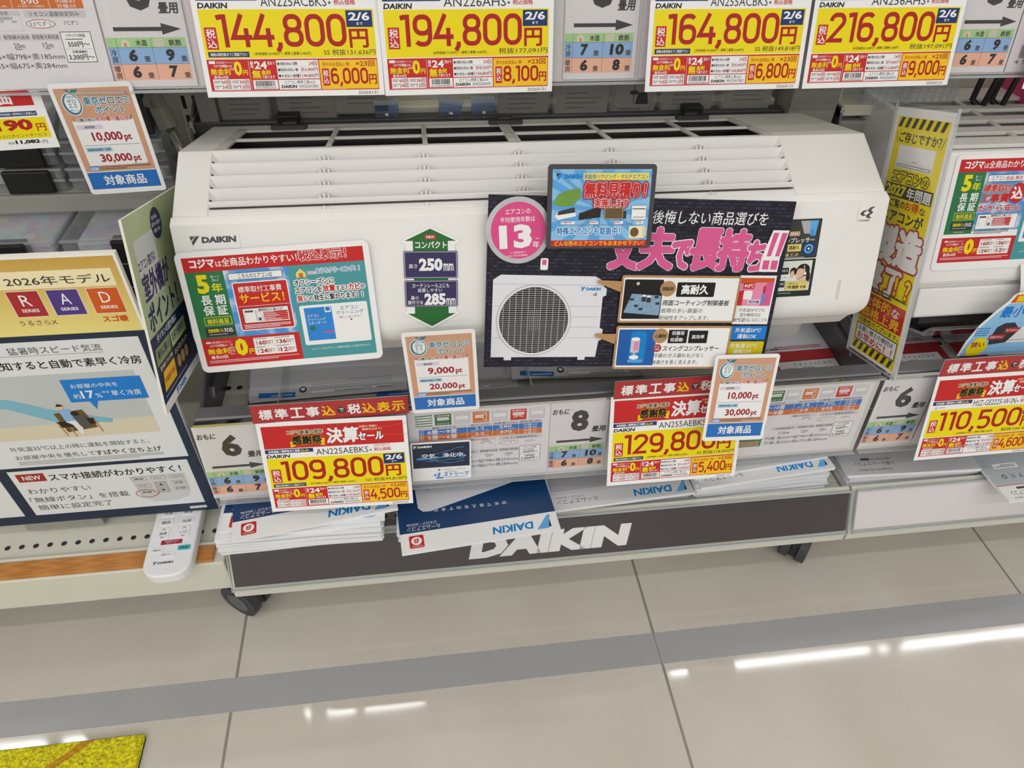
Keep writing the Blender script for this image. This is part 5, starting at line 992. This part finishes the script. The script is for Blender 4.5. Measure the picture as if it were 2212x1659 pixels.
button(6, 106, 16, 7, 'お知らせ'); button(40, 105, 16, 7, '節電自動', mat('button_teal', '#37b4bc', .35)); button(18, 114, 19, 7, '切タイマー')
s = Sheet(27, 7); s.T('2026年モデル', 5, 1.2, 17, 2.2, 'W', .01).T('Rシリーズ', 8, 4, 11, 2, 'W', .01)
s.build('model_label', Matrix.Translation((-.0005, -.0225, .0003)), None, None, t=.25, r=.6, base=ink('wine'), parent=ro)
# leaflets and clear dividers on the lower display shelf
def leaflet(x, y, z, yaw, pitch, w, h, label, design, group=None, cat='leaflet'):
    s = Sheet(w, h); design(s)
    m = Matrix.Translation((x, y, z)) @ Matrix.Rotation(yaw * D, 4, 'Z') @ Matrix.Rotation(pitch * D, 4, 'X') @ Matrix(((-1, 0, 0, 0), (0, -1, 0, h / 2000), (0, 0, 1, 0), (0, 0, 0, 1)))
    return s.build('leaflet', m, label, cat, group, t=1.2, base=mat('leaflet_grey', '#d5d6da', .5, 0, .3))
def white_leaf(s):
    s.p('print').B(20, 6, 30, 6, 'dgrey', .4).fp(22, 7.4, 26, 1, 3, 'K2').B(60, 5.4, 70, 6.4, 'dgrey', .4).fp(62, 7, 64, 1, 3, 'dgrey').P([(150, 3), (198, 6), (198, 14), (150, 11)], 'blue').fp(154, 6.6, 40, 1, 3.4, 'W').fp(20, 16, 110, 3, 4, 'mgrey').E(140, 14, 5, 5, 'K2').E(140, 14.6, 3, 2.6, 'W')
def red_leaf(s):
    s.p('print').R(0, 0, s.w, 52, 'brick').R(12, 6, 92, 24, 'W').T('eco+tech', 52, 9, 44, 8, 'K2', 0).T('エモコアイ × エコ', 20, 20, 60, 6, 'K2').fp(20, 57, 90, 2, 4, 'wine').T('環境', 90, 56, 12, 5, 'K2')
for x, y, yaw, l in ((-.035, .712, 2, 'white leaflet at the front left of the lower shelf'), (.32, .716, -3, 'white leaflet in the middle of the lower shelf below the black poster')):
    for q in range(2): leaflet(x - .105 - .005 * q, y + .012 * q + .002, .3135 - .006 * q, yaw, 13 - 3 * q, 210, 130, l + (' on top' if q == 0 else ' underneath'), white_leaf)
leaflet(.075, .714, .304, 1, 2, 90, 150, 'white leaflet behind the lower beige points card', white_leaf)
leaflet(.535, .700, .3055, 1.5, 2.5, 150, 120, 'red and white leaflet under the right end of the big air conditioner', red_leaf)
leaflet(.70, .700, .3055, 1, 2.5, 150, 120, 'red and white leaflet on the right lower shelf beside the yellow sign', red_leaf)
leaflet(.868, .700, .3035, 0, 2, 150, 120, 'red and white leaflet on the right lower shelf behind the round blue sign', red_leaf)
s = Sheet(150, 60); s.p('print').R(0, 0, 150, 60, 'K2').R(10, 18, 84, 16, 'brick').T('手入れ', 30, 20, 44, 11, 'cream', .01).R(98, 14, 34, 24, 'navy').E(112, 26, 6, 5, 'sky').fp(100, 42, 40, 2, 5, 'mgrey')
s.build('shelf_booklet', pose((.80, .80, .3055), 0, 86), 'dark booklet standing at the back of the right lower shelf', 'leaflet', t=4, base=mat('booklet_dark', '#4d494b', .5))
for k, xs in ((1, (-.195, -.028, .128, .282, .452)), (2, (.645, .80))):
    for x in xs:
        m = MB(); m.box(x - .0008, .666, .3005, x + .0008, .87, .352, CLEAR); o = m.build('shelf_divider')
        tag(o, None, 'divider'); e = MB(); e.box(x - .0008, .666, .352, x + .0008, .87, .3535, EDGE); e.box(x - .0008, .6645, .3005, x + .0008, .666, .3535, EDGE); e.build('polished_edge', o)
        o['label'] = {-.195: 'clear divider on the lower shelf beneath the store card', -.028: 'clear divider on the lower shelf left of the lower beige points card', .128: 'clear divider on the lower shelf below the outdoor unit picture', .282: 'clear divider on the lower shelf under the middle white leaflet', .452: 'clear divider on the lower shelf left of the red leaflet', .645: 'clear divider on the right lower shelf beside the yellow sign', .80: 'clear divider on the right lower shelf below the chrome flap'}[x]; o['group'] = 'clear shelf dividers'
m = MB(); m.box(-.2505, .685, .3003, -.222, .79, .303, CHROME); m.box(-.2505, .783, .303, -.222, .79, .33, CHROME); tag(m.build('metal_bookend', bevel=.001), 'small shiny metal bookend at the left end of the lower shelf', 'bookend')
m = MB(); m.slab(rr(.06, .80, .20, .10, .01), .3003, .345, mat('box_white', '#dcdad4', .5)); tag(m.build('small_box', bevel=.004), 'small white box standing at the back of the lower shelf', 'box')
m = MB(); m.slab(rr(-.18, .82, .17, .10, .01), .3003, .352, MATS['box_white']); tag(m.build('small_box', bevel=.004), 'white box at the back of the lower shelf behind the store card', 'box')
m = MB(); m.slab(rr(.47, .79, .10, .13, .01), .3003, .335, MATS['box_white']); tag(m.build('small_box', bevel=.004), 'white box at the back right of the lower shelf near the dark bracket', 'box')
# round blue sign behind the right header strip
s = Sheet(150, 96); out = [(0, 96), (4, 74), (14, 48), (30, 26), (42, 12), (46, 4), (52, 0), (150, 0), (150, 96)]
s.p('sky_panel').P([(3, 96), (7, 75), (17, 50), (32, 29), (45, 16), (147, 16), (147, 96)], mat('print_skyblue', '#8fc3ea', .45, 0, .3, .3, 20)); s.p('orange_band').P([(45, 15), (50, 3), (147, 3), (147, 15)], mat('print_orange_red', '#d8562c', .45, 0, .3)).T('業界No1', 52, 4.6, 44, 9.4, 'yel', .04).T('最小サイズ', 38, 20, 88, 17, mat('print_azure', '#1f7fd8'), .05, .1, 'W', 1)
s.p('unit_picture').P([(38, 70), (42, 52), (52, 46), (66, 46), (76, 56), (78, 76), (40, 80)], 'K2').R(56, 54, 22, 8, 'brick').T('高さ250mm', 58, 56, 18, 3.6, 'W').R(36, 64, 24, 8, 'brick').T('横幅799mm', 38, 66, 19, 3.6, 'W').P([(64, 78), (84, 48), (147, 48), (147, 78)], 'W2').R(92, 44, 40, 7, 'navy').T('奥行249mm', 96, 45.6, 30, 3.6, 'W').L(60, 74, 120, 74, .6, 'K2').P([(8, 84), (18, 68), (32, 68), (40, 84), (30, 96), (12, 96)], 'yel').T('狭い', 14, 74, 20, 9, 'brick', .04).fp(12, 52, 20, 4, 3.6, 'blue')
s.build('round_blue_sign', pose((.7995, .668, .4075), 0, 8), 'round edged blue sign with an orange band behind the right red header strip', 'sign', t=.8, outline=out)
m = MB(); hp = [(.030 * math.sin(i / 7 * 1.6), -.0005 - .012 * (i / 7) ** 2 * 0 - (.010 if i > 1 else .004 * i), -.162 - i * .011) for i in range(8)]
vs = []
for i, q in enumerate(hp): vs += [(.142 + i * .001, -.004 - .010 * math.sin(i / 7 * math.pi), -.150 - i * .0135), (.23, -.004 - .010 * math.sin(i / 7 * math.pi), -.150 - i * .0135)]
m.add(vs, [(2 * i, 2 * i + 1, 2 * i + 3, 2 * i + 2) for i in range(7)], PAPER)
o = m.build('hang_tag'); o.matrix_world = A2; tag(o, 'curling white paper tag hanging over the flap of the right air conditioner', 'tag'); sm = o.modifiers.new('solid', 'SOLIDIFY'); sm.thickness = .0004
# ---------------------------------------------------------------- hooks and packages under the top shelf
def blue_case(x, roll, label):
    m = pose((x, .948, .588), 0, 0, roll); b = MB(); b.slab([(q[0] / 1000 - .0155, q[1] / 1000 - .03) for q in rr(0, 0, 31, 60, 2)], -.010, 0, BLUEC); o = b.build('hook_case'); o.matrix_world = m; tag(o, label, 'hook case')
    r = MB(); r.slab([(q[0] / 1000 - .0165, q[1] / 1000 + .026) for q in rr(0, 0, 33, 5, 1)], -.010, .003, EDGE); r.build('top_rim', o, .0006)
    p = MB(); p.tube((0, .012, -.02), (0, .012, .010), .0022, CHROME, 10); p.tube((0, .012, .008), (0, .018, .014), .0022, CHROME, 10); p.build('hook_pin', o)
    q = MB(); q.slab([(-.010, -.03), (-.006, -.004), (-.003, .004), (-.0025, .014), (.0025, .014), (.003, .004), (.006, -.004), (.010, -.03)], 0, .004, CLOUDY); q.build('clear_clip', o, .0008)
blue_case(-.037, 1, 'leftmost of the three bare blue hook cases behind the air conditioner'); blue_case(.045, -7, 'tilted blue hook case in the middle behind the air conditioner'); blue_case(.0915, 1, 'rightmost of the three bare blue hook cases behind the air conditioner')
PKG = mat('package_back', '#8d8986', .6, 0, .3, .06, 20)
def package(x0, x1, zb, label, off=0, pic=0):
    w_ = (x1 - x0) * 1000; h_ = (.70 - zb) * 1000; s = Sheet(w_, h_)
    s.p('print')
    for i in range(4): s.fp(w_ * .2, h_ - 12 - i * 6.5, w_ * .72, 1, 2.4, 'dgrey')
    if pic: s.B(w_ * .06, h_ - 44, w_ * .88, 32, 'dgrey', .4, PKG).E(w_ * .5, h_ - 34, 6, 3, 'K2').P([(w_ * .55, h_ - 18), (w_ * .6, h_ - 34), (w_ * .8, h_ - 34), (w_ * .86, h_ - 18)], 'K2').L(w_ * .5, h_ - 44, w_ * .5, h_ - 20, 1, 'K2')
    o = s.build('hanging_package', pose(((x0 + x1) / 2, .952 - off, (.70 + zb) / 2), 0, 0), label, 'package', 'packages hanging under the top shelf', t=.6, base=PKG)
    b = MB(); b.box(-(x1 - x0) / 2 - .003, -h_ / 2000 - .004, -.014, (x1 - x0) / 2 + .003, h_ / 2000, -.0008, CLOUDY); b.build('clear_tray', o, .003)
for a in ((-.250, -.191, .592, 'leftmost grey backed package hanging behind the air conditioner', 0, 0), (-.176, -.104, .5925, 'second grey backed package from the left behind the air conditioner', 0, 0), (-.1015, -.035, .605, 'third grey backed package from the left, hanging higher', .004, 0), (.111, .180, .592, 'grey backed package just right of the bare blue hook cases', 0, 0), (.190, .262, .593, 'grey backed package under the middle room size card', .004, 0), (.2685, .330, .588, 'grey package with a line drawing behind the air conditioner', 0, 1), (.342, .413, .593, 'grey backed package right of the one with a line drawing', 0, 0), (.429, .496, .599, 'rightmost grey package of the middle unit, small parts at its foot', .004, 0)): package(*a)
m = MB(); m.box(-.125, .9755, .55, .52, .9995, .60, mat('cream_rail', '#dedac8', .5)); tag(m.build('hook_rail', bevel=.002), 'cream hook rail across the middle unit above the air conditioner', 'rail')
m = MB(); m.box(.52, .93, .545, .590, .9735, .72, mat('grey_side_panel', '#8b8983', .5)); tag(m.build('grey_upright', bevel=.001), 'grey boxed panel beside the right slotted post', 'panel')
m = MB(); m.box(-.2765, .945, .545, -.2535, .9735, .72, MATS['grey_side_panel']); tag(m.build('grey_upright', bevel=.001), 'grey boxed panel beside the left slotted post', 'panel')
for x0, x1, l in ((.632, .70, 'cloudy clear clamshell pack hanging at the right of the slotted post'), (.705, .775, 'cloudy clear clamshell pack hanging behind the yellow sign')):
    b = MB(); b.slab([(a / 1000 + x0, b_ / 1000 + .935) for a, b_ in rr(0, 0, (x1 - x0) * 1000, 40, 8)], .603, .70, CLOUDY); o = b.build('clear_pack', bevel=.004); tag(o, l, 'package')
    r = MB()
    for i in range(5): r.box(x0 + .006 + i * .012, .934, .607, x0 + .0072 + i * .012, .935, .69, EDGE)
    r.build('pack_rib', o)
m = MB(); m.box(.612, .955, .58, 1.1, .998, .5965, MATS['cream_rail']); tag(m.build('hook_rail', bevel=.002), 'cream hook rail across the right unit behind the yellow sign', 'rail')
m = MB(); m.slab([(a / 1000 + .618, b_ / 1000 + .957) for a, b_ in rr(0, 0, 60, 14, 4)], .42, .572, mat('grey_wallplate', '#a19f99', .45)); tag(m.build('wall_plate', bevel=.003), 'grey mounting plate left of the right air conditioner', 'panel')
for x, l in ((.795, 'black wire clip hanging at the upper right'), (.825, 'second black clip hanging at the upper right')):
    m = MB(); m.tube((x, .93, .66), (x, .93, .61), .004, BLACK); m.tube((x, .93, .61), (x + .012, .92, .60), .004, BLACK); m.tube((x + .012, .92, .60), (x + .016, .92, .65), .004, BLACK); tag(m.build('wire_clip'), l, 'clip')
for i in range(4):
    m = MB(); m.box(.885 + i * .016, .90, .598, .898 + i * .016, .99, .69, ink(('pink', 'K2', 'lilac', 'lgrey')[i])); tag(m.build('boxed_item', bevel=.001), ('pink', 'black', 'lilac', 'pale grey')[i] + ' boxed item standing at the top right corner', 'box')
# ---------------------------------------------------------------- left unit: shelf, cases, rod
g = empty('display_shelf', Matrix(), 'grey lipped shelf of the left unit carrying clear plastic cases', 'shelf')
lx0, lx1 = PX[0] + .003, PX[1] - .003
MB().box(lx0, .893, .522, lx1, .974, .531, STEEL).build('shelf_board', g, .001); MB().box(lx0, .885, .508, lx1, .892, .5325, mat('shelf_lip', '#a3a19a', .45)).build('front_lip', g, .001)
g = empty('display_shelf', Matrix(), 'lower shelf of the left unit mostly hidden by the gold poster', 'shelf')
MB().box(lx0, .80, .40, lx1, .974, .41, STEEL).build('shelf_board', g, .001); MB().box(lx0, .793, .385, lx1, .80, .4115, MATS['shelf_lip']).build('front_lip', g, .001)
FOOD = mat('print_wrapper', '#c9ccd2', .4, 0, .4); N, L = nodes(FOOD); tc = N.new('ShaderNodeTexCoord'); vo = N.new('ShaderNodeTexVoronoi'); vo.inputs['Scale'].default_value = 70; L.new(tc.outputs['Object'], vo.inputs[0])
hs = N.new('ShaderNodeMix'); hs.data_type = 'RGBA'; hs.inputs[0].default_value = .72; hs.inputs[7].default_value = hexc('#d9dde2'); L.new(vo.outputs['Color'], hs.inputs[6]); L.new(hs.outputs[2], N['Principled BSDF'].inputs[0])
def case(x0, x1, z, y0, label, h=.032, lock=.5, flip=0):
    w_ = x1 - x0; o = tag(MB().slab([(a / 1000 + x0, b_ / 1000 + y0) for a, b_ in rr(0, 0, w_ * 1000, (.97 - y0) * 1000, 4)], z + .001, z + h, CLOUDY).build('security_case', bevel=.003), label, 'plastic case', 'clear security cases on the left unit')
    MB().box(x0 + .012, y0 + .012, z + .006, x1 - .012, .958, z + h - .010, FOOD).build('wrapped_product', o, .004)
    e = MB(); e.box(x0, y0 - .0006, z + h * .46, x1, y0 + .0005, z + h * .56, EDGE); e.box(x0, y0 - .0006, z + h - .003, x1, y0 + .0005, z + h, EDGE); e.build('case_seam', o)
    lw = .055; lx = x0 + (w_ - lw) * lock; MB().box(lx, y0 - .006, z + .002, lx + lw, y0 + .012, z + h - .001, BLACK).build('lock_block', o, .0015)
k = 0
POS = ('at the far left', 'left of the middle', 'right of the middle', 'at the right by the rod')
for z, y0, n_ in ((.5315, .894, 'upper left shelf'), (.4115, .803, 'lower left shelf')):
    for lvl in range(2 if z > .5 else 3):
        for i, (x0, x1) in enumerate(((-.72, -.575), (-.57, -.445), (-.44, -.315))):
            case(x0, x1, z + .0335 * lvl, y0 + .003 * lvl, 'clear security case with a black lock on the %s, %s, %s' % (n_, ('bottom layer', 'second layer', 'third layer')[lvl], ('left', 'middle', 'right')[i]), lock=(.35, .8, .3)[i] if z > .5 else (.6, .5, .85)[i])
for i, (x0, x1) in enumerate(((-.56, -.44), (-.435, -.32))):
    o = tag(MB().add([(x0, .90, .601), (x1, .90, .601), (x1, .968, .645), (x0, .968, .645), (x0, .90, .599), (x1, .90, .599), (x1, .968, .599), (x0, .968, .599)], [(0, 1, 2, 3), (7, 6, 5, 4), (0, 4, 5, 1), (1, 5, 6, 2), (2, 6, 7, 3), (3, 7, 4, 0)], CLOUDY).build('wrapped_pack', bevel=.002), ('pale wrapped pack on the clear cases behind the beige points card', 'pale wrapped pack on the clear cases beside the metal rod')[i], 'package')
    MB().box(x0 + .01, .92, .602, x1 - .01, .96, .622, FOOD).build('wrapped_product', o, .003)
ROD = mat('rod_steel', '#8c8a84', .3, .7)
g = empty('metal_rod', Matrix(), 'grey jointed metal rod rising between the left cases and the air conditioner', 'rod')
MB().tube((-.3065, .88, .70), (-.302, .88, .655), .0042, ROD).build('upper_tube', g, 0, None, True)
MB().tube((-.270, .84, .575), (-.2965, .876, .632), .0048, ROD).build('lower_tube', g, 0, None, True)
m = MB(); m.tube((-.3035, .88, .660), (-.300, .879, .642), .0095, mat('joint_grey', '#7d7a70', .5), 18, .0105); m.tube((-.300, .879, .644), (-.293, .872, .620), .0110, MATS['joint_grey'], 18); m.tube((-.312, .872, .652), (-.304, .872, .652), .006, MATS['joint_grey'], 14); m.build('joint', g, .001)
m = MB(); m.box(-.345, .90, .60, -.322, .972, .69, mat('dark_pack', '#3a3839', .5)); tag(m.build('dark_pack', bevel=.002), 'dark narrow pack beside the metal rod at upper left', 'package')
